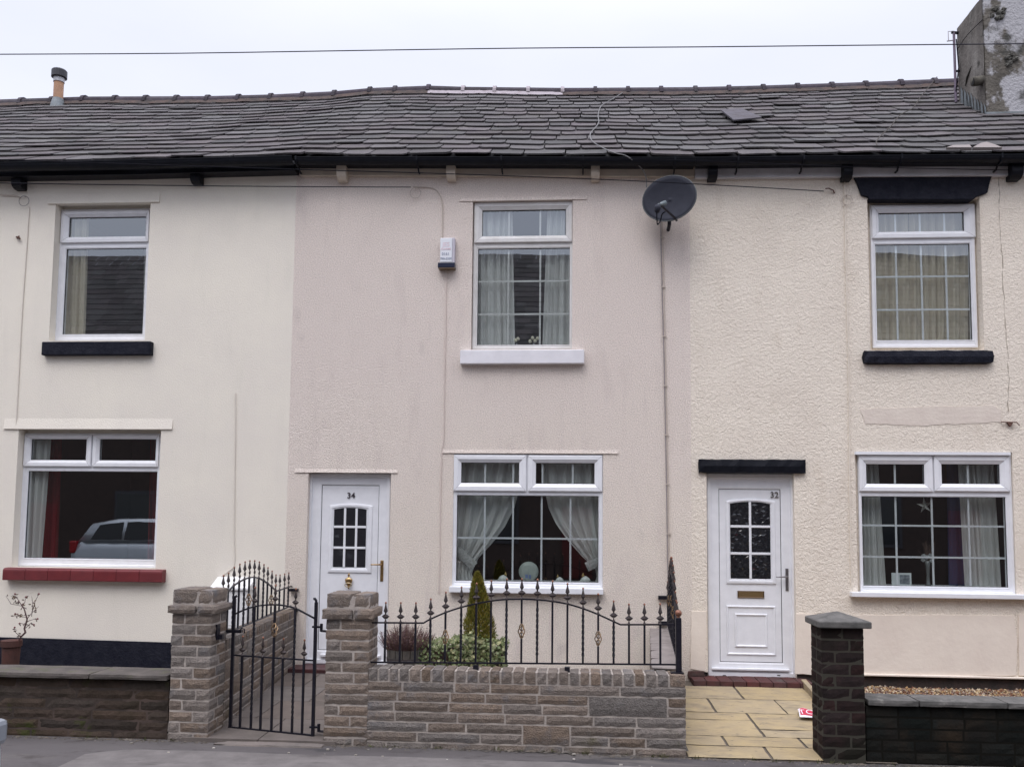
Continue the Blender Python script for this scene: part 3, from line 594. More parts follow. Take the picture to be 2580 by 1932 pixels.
for x, p in ((735+15, g34), (1052, g34), (1264, g34), (1469, g34), (1700, g34), (1858, g32), (2022, g32), (2267, g32), (2518, g32)):
    X = at(x, 400, -.2).x; z = lerp(EP, X); obj('gutter_bracket', MB().tube([(X, -.265, z-.03), (X, -.262, z-.075), (X, -.24, z-.108), (X, -.2, z-.118), (X, -.15, z-.116), (X, -.12, z-.15), (X, -.06, z-.15)], .011, 4), BLACK, p)
def corbel(k, px, m, d=.13):
    r = rect(*px, -d); z1, z0 = r[3], r[2]; h = z1-z0
    mb = MB(); prof = [(-d, z1), (-d, z0+h*.45), (-d+.015, z0+h*.22), (-d+.045, z0+h*.05), (-d+.07, z0), (0.0, z0), (0, z1)]; n = len(prof)
    mb.add([(r[0], y, z) for y, z in prof]+[(r[1], y, z) for y, z in prof], [tuple(range(n)), tuple(range(2*n-1, n-1, -1))]+[(i, i+n, (i+1) % n+n, (i+1) % n) for i in range(n)])
    obj('corbel', mb, m, house[k], bevel=.004)
for px in ((27, 51, 448, 472), (478, 502, 436, 459)): corbel(36, px, BLACK)
for px in ((847, 871, 413, 451), (1124, 1147, 415, 448), (1489, 1511, 416, 449)): corbel(34, px, CREAMB)
for px in ((1786, 1809, 413, 447), (2126, 2150, 411, 447), (2551, 2580, 411, 446)): corbel(32, px, BLACK, .15)

# ------------------------------------------------------------ slate roofs
def build_roof(k, x0, x1):
    H = house[k]; mb = MB(); mb.grid(lambda u, v: roofpt(x0+(x1-x0)*u, v, -.035), 30, 8)
    mb.grid(lambda u, v: (x0+(x1-x0)*u, 3.9+4.1*(1-v), lerp(EP, x0+(x1-x0)*u)+(lerp(RP, x0+(x1-x0)*u)-lerp(EP, x0+(x1-x0)*u))*v-.04), 30, 4)
    R = obj('roof', mb, FELT, H)
    return R
roofs = {36: build_roof(36, XL, XJ1), 34: build_roof(34, XJ1, XJ2), 32: build_roof(32, XJ2, XR)}
sl = {36: MB(), 34: MB(), 32: MB()}
rows = 16; ss = [0]
for i in range(rows): ss.append(ss[-1]+1.22-.42*i/rows)
ss = [s/ss[-1] for s in ss]
CHX0 = None
for i in range(rows):
    s0, s1 = ss[i]-.004, min(1.0, ss[i+1]+.05); x = XL-rnd.uniform(0, .4); wob = rnd.uniform(-.003, .003)
    while x < XR:
        wd = rnd.uniform(.30, .50) if i < 6 else rnd.uniform(.27, .44); g = .007; xa, xb = x+g, x+wd-g; x += wd; xm = (xa+xb)/2
        if xm < XL or xm > XR: continue
        k = 36 if xm < XJ1 else (34 if xm < XJ2 else 32); m = sl[k]
        j = rnd.gauss(0, .0028)+wob; sk = rnd.gauss(0, .003); lift = .023+rnd.uniform(0, .010)+(.012 if rnd.random() < .02 else 0); th = .015+rnd.uniform(-.003, .006)
        b = len(m.v); c = rnd.uniform(.012, .035)*(1.7 if k != 36 else 1)
        # lower edge with chipped corners
        outline = [(xa, s0+j+.008), (xa+c, s0+j), (xm, s0+j+sk*.5+rnd.gauss(0, .0008)), (xb-c, s0+j+sk), (xb, s0+j+sk+.008), (xb, s1), (xa, s1)]
        for (X, s) in outline: m.v.append(roofpt(X, s, lift if s < s1 else -.012))
        for (X, s) in outline: m.v.append(roofpt(X, s, (lift-th) if s < s1 else -.03))
        n = 7; m.f.append(tuple(b+q for q in range(n)))
        for q in range(n): m.f.append((b+q, b+q+n, b+(q+1) % n+n, b+(q+1) % n))
for k in sl: obj('slates', sl[k], SLATE, roofs[k])
# loose slate lying across the courses
c, s = roof_hit(1866, 303); mb = MB(); P4 = [roof_hit(x, y)[0] for x, y in ((1814, 291), (1848, 318), (1918, 311), (1868, 288))]
n_ = Vector((0, -.56, .83)); mb.add([p+n_*.075 for p in P4]+[p+n_*.058 for p in P4], [(0, 1, 2, 3), (7, 6, 5, 4), (0, 4, 5, 1), (1, 5, 6, 2), (2, 6, 7, 3), (3, 7, 4, 0)])
obj('slipped_slate', mb, mat('pale_slipped_slate', (.085, .077, .083), .9, spec=.08, col2=(.11, .105, .12), cs=9, bump=.4, bs=30), roofs[32])
# pale repair above the gutter at the right
for pts in (((2382, 384), (2400, 378), (2440, 377), (2446, 384)), ((2448, 384), (2470, 372), (2484, 370), (2505, 377), (2522, 384))):
    Q = [roof_hit(x, y)[0] for x, y in pts]; n = len(Q); mb = MB().add([q+n_*.05 for q in Q]+[q+n_*.01 for q in Q], [tuple(range(n))]+[(i, i+n, (i+1) % n+n, (i+1) % n) for i in range(n)])
    obj('roof_repair', mb, mat('pale_mortar_repair', (.22, .195, .185), .9, col2=(.2, .17, .16), cs=30), roofs[32])
# ridge
jx = [-45, 63, 140, 218, 297, 374, 451, 529, 606, 687, 767, 846, 935, 998, 1082, 1169, 1248, 1332, 1418, 1500, 1582, 1665, 1751, 1835, 1921, 2007, 2093, 2178, 2266, 2351, 2436]
JX = [at(x, 240, 3.9).x for x in jx]; JX = [JX[0]-.46*i for i in range(10, 0, -1)] + JX + [JX[-1]+.46*i for i in range(1, 10)]
rm = {36: MB(), 34: MB(), 32: MB(), 'w': MB()}; rb = {36: MB(), 34: MB(), 32: MB(), 'w': MB()}
wx0, wx1 = at(1141, 235, 3.9).x, at(1432, 235, 3.9).x
for a, b in zip(JX, JX[1:]):
    xm = (a+b)/2; k = 36 if xm < XJ1 else (34 if xm < XJ2 else 32); white = wx0 < b < wx1+.1; m = rm[k]
    za, zb = lerp(RP, a), lerp(RP, b)
    def arc(x, z, r, w): return [Vector((x, 3.9-w*cos(t), z-.045+r*sin(t))) for t in [pi*j/8 for j in range(9)]]
    for (m_, x0, x1, r) in ((m, a+.025, b-.03, .13), (rb['w'] if white else m, b-.03, b+.025, .152)):
        z0 = za+(zb-za)*(x0-a)/(b-a); z1 = za+(zb-za)*(x1-a)/(b-a); A = arc(x0, z0, r, r*1.1); B = arc(x1, z1, r, r*1.1); bb = len(m_.v); m_.v += A+B
        for j in range(8): m_.f.append((bb+j, bb+9+j, bb+10+j, bb+j+1))
        m_.f.append(tuple(bb+j for j in range(9))); m_.f.append(tuple(bb+17-j for j in range(9)))
    mm = rb['w'] if white else rb[k]
    mm.grid(lambda u, v: roofpt(a+(b-a)*u, 1-.046+.018*v+.006*mnoise.noise(Vector((a*9+u*5, 0, 0))), .03+.028*v+.01*mnoise.noise(Vector((a*20+u*13, v*3, 0)))), 6, 3)
for k in (36, 34, 32):
    obj('ridge_tiles', rm[k], RIDGE, roofs[k]); obj('ridge_bedding', rb[k], MORTAR, roofs[k])
obj('painted_ridge_patch', rb['w'], WHITEP, roofs[34])

# flue on 36
cb = at(146, 256, 3.7); ct = at(146, 178, 3.7); h = ct.z-cb.z; H = house[36]
fl = obj('flue_pipe', MB().lathe([(.075, -.5), (.075, h*.62)], (cb.x, 3.7, cb.z), 16), mat('buff_clay_flue', (.30, .17, .10), .85, col2=(.23, .13, .08), cs=10), H, smooth=True)
obj('flue_collar', MB().lathe([(.072, h*.6), (.084, h*.61), (.084, h*.82), (.07, h*.83)], (cb.x, 3.7, cb.z), 16), mat('zinc_collar', (.5, .5, .53), .5, .3, col2=(.35, .35, .37), cs=12), fl)
obj('flue_cap', MB().lathe([(.09, h*.74), (.118, h*.76), (.118, h*.97), (.105, h*1.0), (.03, h*1.0)], (cb.x, 3.7, cb.z), 18), mat('black_flue_cowl', (.02, .02, .028), .45), fl)
obj('flue_base', MB().lathe([(.14, -.25), (.1, .0), (.082, .07), (.074, .075)], (cb.x, 3.7, cb.z-.03), 16), LEAD, fl)

# chimney stack on 32
P, s = roof_hit(2486, 291); cx0, cy0 = P.x, P.y; ztop = at(2473, -2, cy0).z+.03; cyb = cy0
while cyb < 6 and at(2416, 150, cyb).x < cx0: cyb += .01
CH = obj('chimney', MB().box(cx0, cx0+1.5, cy0, cyb, P.z-1.2, ztop), CONCC, house[32], bevel=.02)
me = CH.data
obj('rendered_cheek', MB().grid(lambda u, v: (cx0-.012+.006*mnoise.noise(Vector((u*6, v*9, 0))), cyb-(cyb-cy0)*u, P.z-1.2+(ztop-P.z+1.2)*v), 16, 30), CHSIDE, CH)
def side_at(px, py):
    d = ray(px, py); return C0+d*((cx0-.02-CX)/d.x)
mb = MB(); n = 8
for i in range(n):
    a = side_at(2420+i*8.4, 244+i*6.2); b = side_at(2420+(i+1)*8.4, 244+(i+1)*6.2); hh = .17+.03*rnd.random()
    mb.add([(cx0-.022, a.y, a.z-.1), (cx0-.026, b.y, b.z-.1), (cx0-.024, b.y+.02, b.z+hh*.7), (cx0-.02, (a.y+b.y)/2+.04, (a.z+b.z)/2+hh), (cx0-.02, a.y-.01, a.z+hh*.6)], [(0, 1, 2, 3, 4), (4, 3, 2, 1, 0)])
    mb.v = [v if i_ < len(mb.v) else v for i_, v in enumerate(mb.v)]
fl_ = obj('lead_flashing', mb, LEAD, CH); sm_ = fl_.modifiers.new('thick', 'SOLIDIFY'); sm_.thickness = .004
q0 = at(2497, 300, cy0-.02); obj('apron_flashing', MB().box(cx0-.02, cx0+1.5, cy0-.03, cy0+.02, P.z-.04, P.z+.03), LEAD, CH)
sp = side_at(2472, 205); obj('overflow_pipe', MB().tube([sp+Vector((.1, 0, .02)), sp+Vector((-.06, -.02, -.01)), sp+Vector((-.115, -.03, -.02))], [.062, .06, .06], 14), mat('old_clay_stub', (.10, .09, .07), .9, col2=(.06, .055, .045), cs=15), CH, smooth=True)
e = sp+Vector((-.117, -.03, -.02)); obj('pipe_mouth', MB().tube([e, e+Vector((-.002, 0, 0))], .045, 14), mat('pipe_bore_shade', (.006, .006, .006), 1), CH)  # black disc on the closed pipe end, coloured as the shade inside a bore
for (px, py) in ((2547, 150), (2515, 34)):
    q = at(px, py, cy0); mb = MB()
    for i in range(14): 
        a_ = rnd.uniform(0, 2*pi); rr_ = rnd.uniform(0, .09); mb.block(q.x+rr_*cos(a_)-.03, q.x+rr_*cos(a_)+.03, cy0-.02-rnd.random()*.03, cy0+.05, q.z+rr_*sin(a_)-.03, q.z+rr_*sin(a_)+.03, .006, .03, .012)
    obj('broken_render', mb, mat('exposed_sooty_rubble', (.07, .068, .06), .95, col2=(.13, .125, .11), cs=20, bump=.8, bs=50), CH)
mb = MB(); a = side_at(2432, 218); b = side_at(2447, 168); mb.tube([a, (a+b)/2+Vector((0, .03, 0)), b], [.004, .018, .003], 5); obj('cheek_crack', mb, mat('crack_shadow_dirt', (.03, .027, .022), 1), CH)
# TV aerial beside the chimney
a0 = at(2407, 205, cyb-.05); T = thing('tv_aerial', a0, 'slim grey pole aerial with small square loop beside the chimney', 'aerial')
zt = at(2406, 82, a0.y).z
obj('pole', MB().tube([a0-Vector((0, 0, .3)), (a0.x, a0.y, zt)], .018, 8), mat('dull_mauve_metal', (.13, .10, .14), .5, .3), T)
l = at(2389, 80, a0.y); l2 = at(2404, 102, a0.y)
obj('loop_aerial', MB().tube([(l.x, l.y, l2.z), (l.x, l.y, l.z), (l2.x, l.y, l.z), ], .006, 6).tube([(l.x-.02, l.y, l2.z-.01), (a0.x, l.y, l2.z)], .009, 6), mat('pale_aerial_rod', (.4, .38, .40), .5), T)
obj('clamp', MB().tube([(a0.x-.03, a0.y, zt), (a0.x+.12, a0.y+.02, zt-.01)], .02, 6).tube([(a0.x, a0.y, a0.z+.14), (a0.x+.14, a0.y, a0.z+.15)], .016, 6), IRON, T)
obj('cable', MB().tube([(a0.x+.03, a0.y, zt-.1), (a0.x+.05, a0.y, zt-.5), (a0.x-.005, a0.y-.02, zt-.85), (a0.x+.03, a0.y, a0.z)], .008, 6), CABLE_B, T)

# ------------------------------------------------------------ walls of stone and brick
def courses_wall(mb, mc, L, T, z0, z1, ch, lens, amp, soldier=0, jump=0, joint=.01, seed=1, step=.045, rnd_e=.006, ins=.007):
    """local coordinates: x 0..L, y 0..T (front y=0)"""
    R = random.Random(seed); zt = z1-soldier; n = max(1, round((zt-z0)/ch)); h = (zt-z0)/n
    used = {}
    for i in range(n):
        x = 0; first = True
        row = sorted(used.get(i, []))
        while x < L-.01:
            nxt = [s for s in row if s[0] >= x-1e-6]; lim = nxt[0][0] if nxt else L
            if nxt and abs(nxt[0][0]-x) < 1e-6: x = nxt[0][1]; continue
            ln = R.uniform(*lens); 
            if first: ln *= R.choice((.5, 1)); first = False
            e = min(x+ln, lim)
            if lim-e < lens[0]*.45: e = lim
            hh = h
            if jump and i < n-1 and R.random() < jump and e-x < lens[1]*1.1 and e-x > .1: hh = 2*h; used.setdefault(i+1, []).append((x, e))
            mb.block(x+joint/2*(x > 0), e-joint/2*(e < L-.001), 0, T, z0+i*h+joint/2, z0+i*h+hh-joint/2, amp, step, rnd_e)
            x = e
    if soldier:
        x = 0
        while x < L-.01:
            ln = R.uniform(.075, .092); e = min(x+ln, L); 
            if L-e < .05: e = L
            mb.block(x+joint/2, e-joint/2, -.004, T+.004, zt+joint/2, z1-R.uniform(0, .006), amp, step, rnd_e*1.3); x = e
    mc.box(ins, L-ins, ins, T-ins, z0-.06, z1-.012 if not soldier else z1-.014)
def place(p0, ang): 
    c, s_ = cos(ang), sin(ang); return lambda v: (p0[0]+v.x*c-v.y*s_, p0[1]+v.x*s_+v.y*c, v.z)
YF = -2.75
def stone_pillar(label, px, ytop, ycap0, ycap1, Y, xbase, seed, D=.3):
    # px body front-left/right; cap rows
    a = at(px[0], 1700, Y).x; b = at(px[1], 1700, Y).x; T = thing('stone_pillar', ((a+b)/2, Y+D/2, 0), label, 'pillar', 'stone gate pillars')
    zt = at((px[0]+px[1])/2, ytop, Y).z; zc1 = at((px[0]+px[1])/2, ycap0, Y-.04).z; zc0 = at((px[0]+px[1])/2, ycap1, Y-.04).z
    mb = MB(); mc = MB(); W_ = b-a; R = random.Random(seed); n = round((zc0-.0)/.079); h = (zc0+.02)/n
    for i in range(n):
        sp_ = [0, .33, 1] if i % 2 else [0, .62, 1]
        if R.random() < .2: sp_ = [0, 1]
        sp_ = [q+(R.uniform(-.05, .05) if 0 < q < 1 else 0) for q in sp_]; ds = .6 if i % 2 else .4
        for q0_, q1_ in zip(sp_, sp_[1:]):
            jo = R.uniform(-.004, .004)
            for y0_, y1_ in ((0, D*ds-.005), (D*ds+.005, D)):
                mb.block(a+W_*q0_+(.004 if q0_ else 0)+jo*(q0_ == 0), a+W_*q1_-(.004 if q1_ < 1 else 0), Y+y0_, Y+y1_, -.02+i*h+.005, -.02+(i+1)*h-.004, .0042, .04, .004)
    mc.box(a+.0065, b-.0065, Y+.0065, Y+D-.0065, -.06, zc0)
    obj('masonry', mb, STONE, T); obj('mortar', mc, STONE_M, T)
    mb = MB(); e = .030; mid = a+W_*R.uniform(.5, .72)
    mb.block(a-e, mid-.004, Y-e, Y+D+e, zc0, zc1-.004, .003, .035, .006); mb.block(mid+.004, b+e, Y-e, Y+D+e, zc0+.003, zc1-.004, .003, .035, .006)
    obj('cap_course', mb, STONE, T); mb = MB(); mid = a+W_*R.uniform(.45, .65)
    mb.block(a, mid-.004, Y, Y+D, zc1+.004, zt, .0025, .03, .005); mb.block(mid+.004, b, Y, Y+D, zc1+.004, zt-.004, .0025, .03, .005)
    obj('top_block', mb, STONE, T); obj('cap_mortar', MB().box(a+.003, b-.003, Y+.003, Y+D-.003, zc0-.002, zt-.02), STONE_M, T)
    return a, b, T
pa = stone_pillar('stone gate pillar between the mossy brown garden wall and the iron gate', (427, 529), 1484, 1524, 1547, YF, 0, 3)
pb = stone_pillar('stone gate pillar in front of the door numbered 34, gate hinged to it', (818, 929), 1495, 1534, 1561, YF+.0, 0, 8)
# front stone wall
za = at(1300, 1689, YF).z; xb = at(1729, 1790, YF).x
mb = MB(); mc = MB(); L_ = xb-pb[1]+.008
courses_wall(mb, mc, L_, .21, -.03, za, .077, (.26, .6), .004, soldier=.098, jump=.10, seed=14, joint=.009, rnd_e=.0035)
f_ = place((pb[1]-.008, YF), 0); T = thing('garden_wall', ((pb[1]+xb)/2, YF+.1, 0), 'long low grey stone wall with soldier course carrying the iron railing', 'wall')
obj('masonry', mb.xf(f_), STONE, T); obj('mortar', mc.xf(f_), STONE_M, T); zwall34 = za
# left side wall (from left pillar to the house)
A0 = at(563, 1690, YF+.3); B0 = at(742, 1620, 0); SL0 = Vector((pa[1]-.005, YF+.31)); SL1 = Vector((B0.x, -.004)); zs1 = at(570, 1597, SL0.y).z; zs2 = at(745, 1545, -.1).z; zsl = (zs1+zs2)/2
d = SL1-SL0; ang = math.atan2(d.y, d.x)
mb = MB(); mc = MB(); courses_wall(mb, mc, d.length, .17, 0, zsl, .077, (.2, .45), .004, soldier=.095, jump=.08, seed=5, joint=.009, rnd_e=.0035)
f_ = place(SL0, ang); T = thing('garden_wall', ((SL0.x+SL1.x)/2, -1.2, 0), 'stone side wall running back from the left gate pillar to the house', 'wall')
obj('masonry', mb.xf(f_), STONE, T); obj('mortar', mc.xf(f_), STONE_M, T)
# right side wall
q0 = at(1652, 1690, YF+.21); q1 = at(1634, 1594, 0); zr = q1.z; SR0 = Vector((xb-.005, YF+.215)); SR1 = Vector((at(1692, 1594, 0).x, -.004)); d = SR1-SR0; angR = math.atan2(d.y, d.x)
zR = (zr+zwall34)/2
mb = MB(); mc = MB(); courses_wall(mb, mc, d.length, .22, 0, zwall34-.012, .075, (.2, .42), .006, soldier=0, jump=.1, seed=9)
f_ = place(SR0, angR); T = thing('garden_wall', ((SR0.x+SR1.x)/2, -1.2, 0), 'pale topped side wall running back to the house beside the yellow path', 'wall')
obj('masonry', mb.xf(f_), STONE, T); obj('mortar', mc.xf(f_), STONE_M, T)
mb = MB(); x_ = 0
while x_ < d.length-.02:
    e_ = min(x_+.46, d.length); mb.block(x_+.006, e_-.006, -.006, .226, zwall34-.01, zwall34+.012, .002, .08, .006); x_ = e_
obj('coping', mb.xf(f_), mat('pale_stone_coping', (.25, .22, .205), .95, col2=(.19, .165, .155), cs=6, bump=.5, bs=40), T)
# left brown brick wall with coping (number 36)
T = thing('garden_wall', (pa[0]-1.5, YF+.1, 0), 'mossy brown brick garden wall with flat concrete coping at the far left', 'wall')
zc = at(200, 1697, YF-.03).z; x0 = pa[0]-4.5; mb = MB(); mc = MB()
courses_wall(mb, mc, pa[0]-x0-.012, .22, -.02, zc-.045, .083, (.30, .46), .003, seed=21, joint=.008, rnd_e=.004, ins=.004)
f_ = place((x0, YF+.03), 0); obj('brickwork', mb.xf(f_), BRICKL, T); obj('mortar', mc.xf(f_), BRICKLM, T)
mb = MB(); x_ = x0
for e_ in (pa[0]-3.1, at(228, 1700, YF).x, pa[0]-.008): mb.block(x_, e_-.004, YF-.02, YF+.33, zc-.04, zc, .001, .1, .003); x_ = e_
obj('coping', mb, COPINGL, T)
# brick pillar of 32 and its wall
a, b = at(2071, 1750, YF).x, at(2180, 1750, YF).x; W_ = b-a; D = .29
T = thing('brick_pillar', ((a+b)/2, YF+D/2, 0), 'dark brown brick pillar with pyramid concrete cap beside the yellow path', 'pillar')
zt = at(2125, 1582, YF-.03).z; mb = MB(); n = round(zt/.0835); h = zt/n
for i in range(n):
    for q0_, q1_ in (((0, .66), (.66, 1)) if (n-i) % 2 == 0 else ((0, .32), (.32, 1))):
        if i == n-1: q0_, q1_ = (0, .5) if q0_ == 0 else (.5, 1)
        for y0_, y1_ in ((0, .5), (.5, 1)):
            mb.block(a+W_*q0_+(.005 if q0_ else 0), a+W_*q1_-(.005 if q1_ < 1 else 0), YF+D*y0_+(.005 if y0_ else 0), YF+D*y1_-(.005 if y1_ < 1 else 0), i*h+.005, (i+1)*h-.005, .0015, .06, .0035)
obj('brickwork', mb, BRICKD, T); obj('mortar', MB().box(a+.004, b-.004, YF+.004, YF+D-.004, -.05, zt-.002), BRICKDM, T)
e = .045; zc1 = at(2125, 1566, YF-e).z; za_ = at(2111, 1543, YF+D/2).z; x0_, x1_, y0_, y1_ = a-.03, b+.045, YF-e, YF+D+e; mb = MB()
mb.add([(x0_, y0_, zt), (x1_, y0_, zt), (x1_, y1_, zt), (x0_, y1_, zt), (x0_, y0_, zc1), (x1_, y0_, zc1), (x1_, y1_, zc1), (x0_, y1_, zc1), ((x0_+x1_)/2, (y0_+y1_)/2, za_+.012)],
       [(3, 2, 1, 0), (0, 1, 5, 4), (1, 2, 6, 5), (2, 3, 7, 6), (3, 0, 4, 7), (4, 5, 8), (5, 6, 8), (6, 7, 8), (7, 4, 8)])
obj('cap', mb, COPING, T, bevel=.008)
pillar_r = b
T = thing('garden_wall', (b+1.5, YF+.1, 0), 'black stained low brick wall with grey coping in front of the gravel bed', 'wall')
zc = at(2400, 1767, YF-.0).z; mb = MB(); mc = MB(); courses_wall(mb, mc, 6.4, .2, -.02, zc-.045, .0835, (.225, .235), .0015, seed=31, joint=.01, rnd_e=.003, ins=.004, step=.08)
f_ = place((b+.012, YF+.035), 0); obj('brickwork', mb.xf(f_), BRICKB, T); obj('mortar', mc.xf(f_), BRICKBM, T)
mb = MB(); x_ = at(2188, 1770, YF).x
for e_ in (at(2318, 1770, YF).x, at(2541, 1770, YF).x, b+2.0, b+3.0, b+4.1, b+5.2, b+6.4): mb.block(x_, e_-.006, YF-.0, YF+.27, zc-.042, zc, .001, .1, .003); x_ = e_
obj('coping', mb, COPING, T)

# ------------------------------------------------------------ paths, beds
mb = MB(); x0, x1 = at(563, 1800, YF+.3).x-.2, xb+.02
zg0, zg1 = .035, .10
def pz(y): return zg0+(zg1-zg0)*(y-YF)/(-YF)
mj = MB().grid(lambda u, v: (x0+(x1-x0)*u, YF+.02+(-YF-.02)*v, pz(YF-YF*v)-.006), 2, 6)
ys = [YF-.02, YF+.62, YF+1.25, YF+1.85, YF+2.45, -.002]
for i, (ya, yb_) in enumerate(zip(ys, ys[1:])):
    x = x0-(.25 if i % 2 else 0)
    while x < x1:
        e_ = x+.6; xa_, xb__ = max(x, x0), min(e_, x1)
        if xb__ > xa_+.03 and not (i == 0 and (xa_ > pb[0]-.05)):
            mb.add([(xa_+.004, ya+.004, pz(ya)-.05), (xb__-.004, ya+.004, pz(ya)-.05), (xb__-.004, yb_-.004, pz(yb_)-.05), (xa_+.004, yb_-.004, pz(yb_)-.05),
                    (xa_+.004, ya+.004, pz(ya)), (xb__-.004, ya+.004, pz(ya)), (xb__-.004, yb_-.004, pz(yb_)), (xa_+.004, yb_-.004, pz(yb_))], [(4, 5, 6, 7), (0, 1, 5, 4), (1, 2, 6, 5), (2, 3, 7, 6), (3, 0, 4, 7)])
        x = e_
tag(obj('garden_path', mb, GSLAB), 'grey concrete slab path behind the iron gate', kind='structure')
tag(obj('path_base', mj, GJOINT), kind='structure')
r = [at(517, 1880, YF-.1).x, at(812, 1880, YF-.1).x]; mb = MB(); mb.block(r[0]+.05, r[1], YF-.1, YF+.02, -.03, .022, .003, .1, .012)
tag(obj('threshold', mb, mat('pale_pinkish_threshold', (.17, .143, .128), .95, col2=(.125, .11, .10), cs=7, bump=.5, bs=50)), kind='structure')
# yellow path
xl, xr = xb+.012, a-.0; rowpx = [1729, 1760.5, 1795, 1813.5, 1835, 1854, 1878.5, 1909]
def yz(y): return at(1890, 1909, YF).z + (at(1890, 1729, -.27).z-at(1890, 1909, YF).z)*(y-YF)/(-.27-YF)
def ypath(py):
    lo, hi = YF-.3, .0
    for _ in range(40):
        m_ = (lo+hi)/2
        if at(1890, py, m_).z > yz(m_): lo = m_
        else: hi = m_
    return m_
ry = [ypath(p) for p in rowpx]; ry[0] = -.27
seams = [[1861], [1791, 1965], [1893], [1903, ], [1918, 2000], [1824, 2024], [1936], []]
seams = [(1861,), (1793, 1966), (1895,), (1908,), (1918,), (1826, 2022), (1935,)]
mb = MB(); mj = MB()
def ye(y): return at(2052, 1800, YF+.3).x + .0*y
xr_full = at(2022, 1729, -.27).x
XE = lambda yy: max(xr_full, a+.02) if yy > YF+.35 else a+.02
SX = at(1903, 1824, ypath(1824)).x
slabs = []
for p0_, p1_, cs_ in ((1729, 1760.5, (1861,)), (1760.5, 1795, (1793, 1966)), (1854, 1878.5, (1826, 2022)), (1878.5, 1909, (1935,))):
    y1_ = -.27 if p0_ == 1729 else ypath(p0_); y0_ = ypath(p1_); cuts = [xl]+[at(c_, (p0_+p1_)/2, (y0_+y1_)/2).x for c_ in cs_]+[XE(y1_)]
    slabs += [(c0, c1, y0_, y1_) for c0, c1 in zip(cuts, cuts[1:])]
for c0, c1, p0_, p1_ in ((xl, SX, 1795, 1813.5), (xl, SX, 1813.5, 1854), (SX, None, 1795, 1835), (SX, None, 1835, 1854)):
    slabs.append((c0, c1 or XE(ypath(p0_)), ypath(p1_), ypath(p0_)))
for (c0, c1, ya, yb_) in slabs:
    gl_, gr_ = (.003 if c0 == xl else .011), (.003 if c1 > a else .011); nx = max(3, int((c1-c0)/.06)); ny = max(3, int((yb_-ya)/.06)); o_ = rnd.uniform(0, 40)
    def fn(u, v):
        x = c0+gl_+(c1-c0-gl_-gr_)*u; y = ya+.006+(yb_-ya-.012)*v; ed = min(u, 1-u)*(c1-c0); ed2 = min(v, 1-v)*(yb_-ya)
        z = yz(y)+.004*mnoise.noise(Vector((x*6+o_, y*6, 0)))
        if u in (0, 1): x += .005*mnoise.noise(Vector((y*20, o_, 0))); 
        if v in (0, 1): y += .002*mnoise.noise(Vector((x*14, o_, 0)))
        if u in (0, 1) or v in (0, 1): z -= .003
        return (x, y, z)
    mb.grid(fn, nx, ny)
for q in (1,): mj.grid(lambda u, v: (xl-.01+(xr_full+.06-xl)*u, ry[-1]+.01+(-ry[-1]-.01)*v, yz(ry[-1]+(-ry[-1])*v)-.011), 1, 4)
mj.box(xl-.01, a-.003, ry[-1]+.006, ry[-1]+.03, -.1, yz(ry[-1])-.012)
yp = obj('yellow_path', mb, YSLAB); tag(yp, 'yellow riven stone slab path leading to the door numbered 32', kind='structure'); tag(obj('path_joints', mj, YJOINT), kind='structure')
# sloping yellow edging stone along the bed
p_ = [at(2021, 1717, -.35), at(2032, 1714, -.35), at(2048, 1735, -1.0), at(2050, 1768, -1.15)]
e0 = at(2021, 1717, -.2).x; e1 = at(2030, 1714, -.2).x; z0_ = yz(-.2)+.055; z1_ = yz(-1.3)+.055
dx = at(2047, 1748, -1.0).x-at(2021, 1722, -.2).x
mb = MB(); 
for (ya, yb_) in ((-.14, -.72), (-.73, -1.3)):
    def ex(y): return e0+dx*(-y-.2)/.8*.55
    mb.add([(ex(ya), ya, yz(ya)-.05), (ex(ya)+.05, ya, yz(ya)-.05), (ex(yb_)+.05, yb_, yz(yb_)-.05), (ex(yb_), yb_, yz(yb_)-.05),
            (ex(ya), ya, yz(ya)+.06), (ex(ya)+.05, ya, yz(ya)+.06), (ex(yb_)+.05, yb_, yz(yb_)+.06), (ex(yb_), yb_, yz(yb_)+.06)],
           [(4, 7, 6, 5), (0, 3, 7, 4), (1, 5, 6, 2), (0, 4, 5, 1), (3, 2, 6, 7)])
tag(obj('path_edging', mb, YSLAB, bevel=.006), 'yellow stone edging between the path and the gravel bed', 'edging')
# gravel bed
gx0, gx1 = at(2034, 1716, -.3).x-.18, XR; gz_ = at(2400, 1731, -.03).z
tag(obj('gravel_bed_soil', MB().add([(gx0+.2, YF+.2, gz_-.02), (gx1, YF+.2, gz_-.02), (gx1, -.0, gz_-.02), (gx0+.2, -.0, gz_-.02)], [(0, 1, 2, 3)]), mat('gravel_dirt', (.16, .10, .07), .95, bump=.8, bs=60)), kind='structure')
mb = MB()
for i in range(16000):
    x = rnd.uniform(gx0+.2, 7.0); y = YF+.24+(-YF-.3)*rnd.random()**1.0; r_ = rnd.uniform(.008, .019); c_ = Vector((x, y, gz_-.012+rnd.uniform(-.004, .012)))
    R_ = Matrix.Rotation(rnd.uniform(0, 6), 3, Vector((rnd.random()-.5, rnd.random()-.5, rnd.random()-.5)).normalized()); k_ = [rnd.uniform(.7, 1.3) for _ in range(3)]
    mb.add([c_+R_@Vector((q[0]*r_*k_[0], q[1]*r_*k_[1], q[2]*r_*k_[2]*.8)) for q in ((1,0,0),(-1,0,0),(0,1,0),(0,-1,0),(0,0,1),(0,0,-1))], [(0,2,4),(2,1,4),(1,3,4),(3,0,4),(2,0,5),(1,2,5),(3,1,5),(0,3,5)])
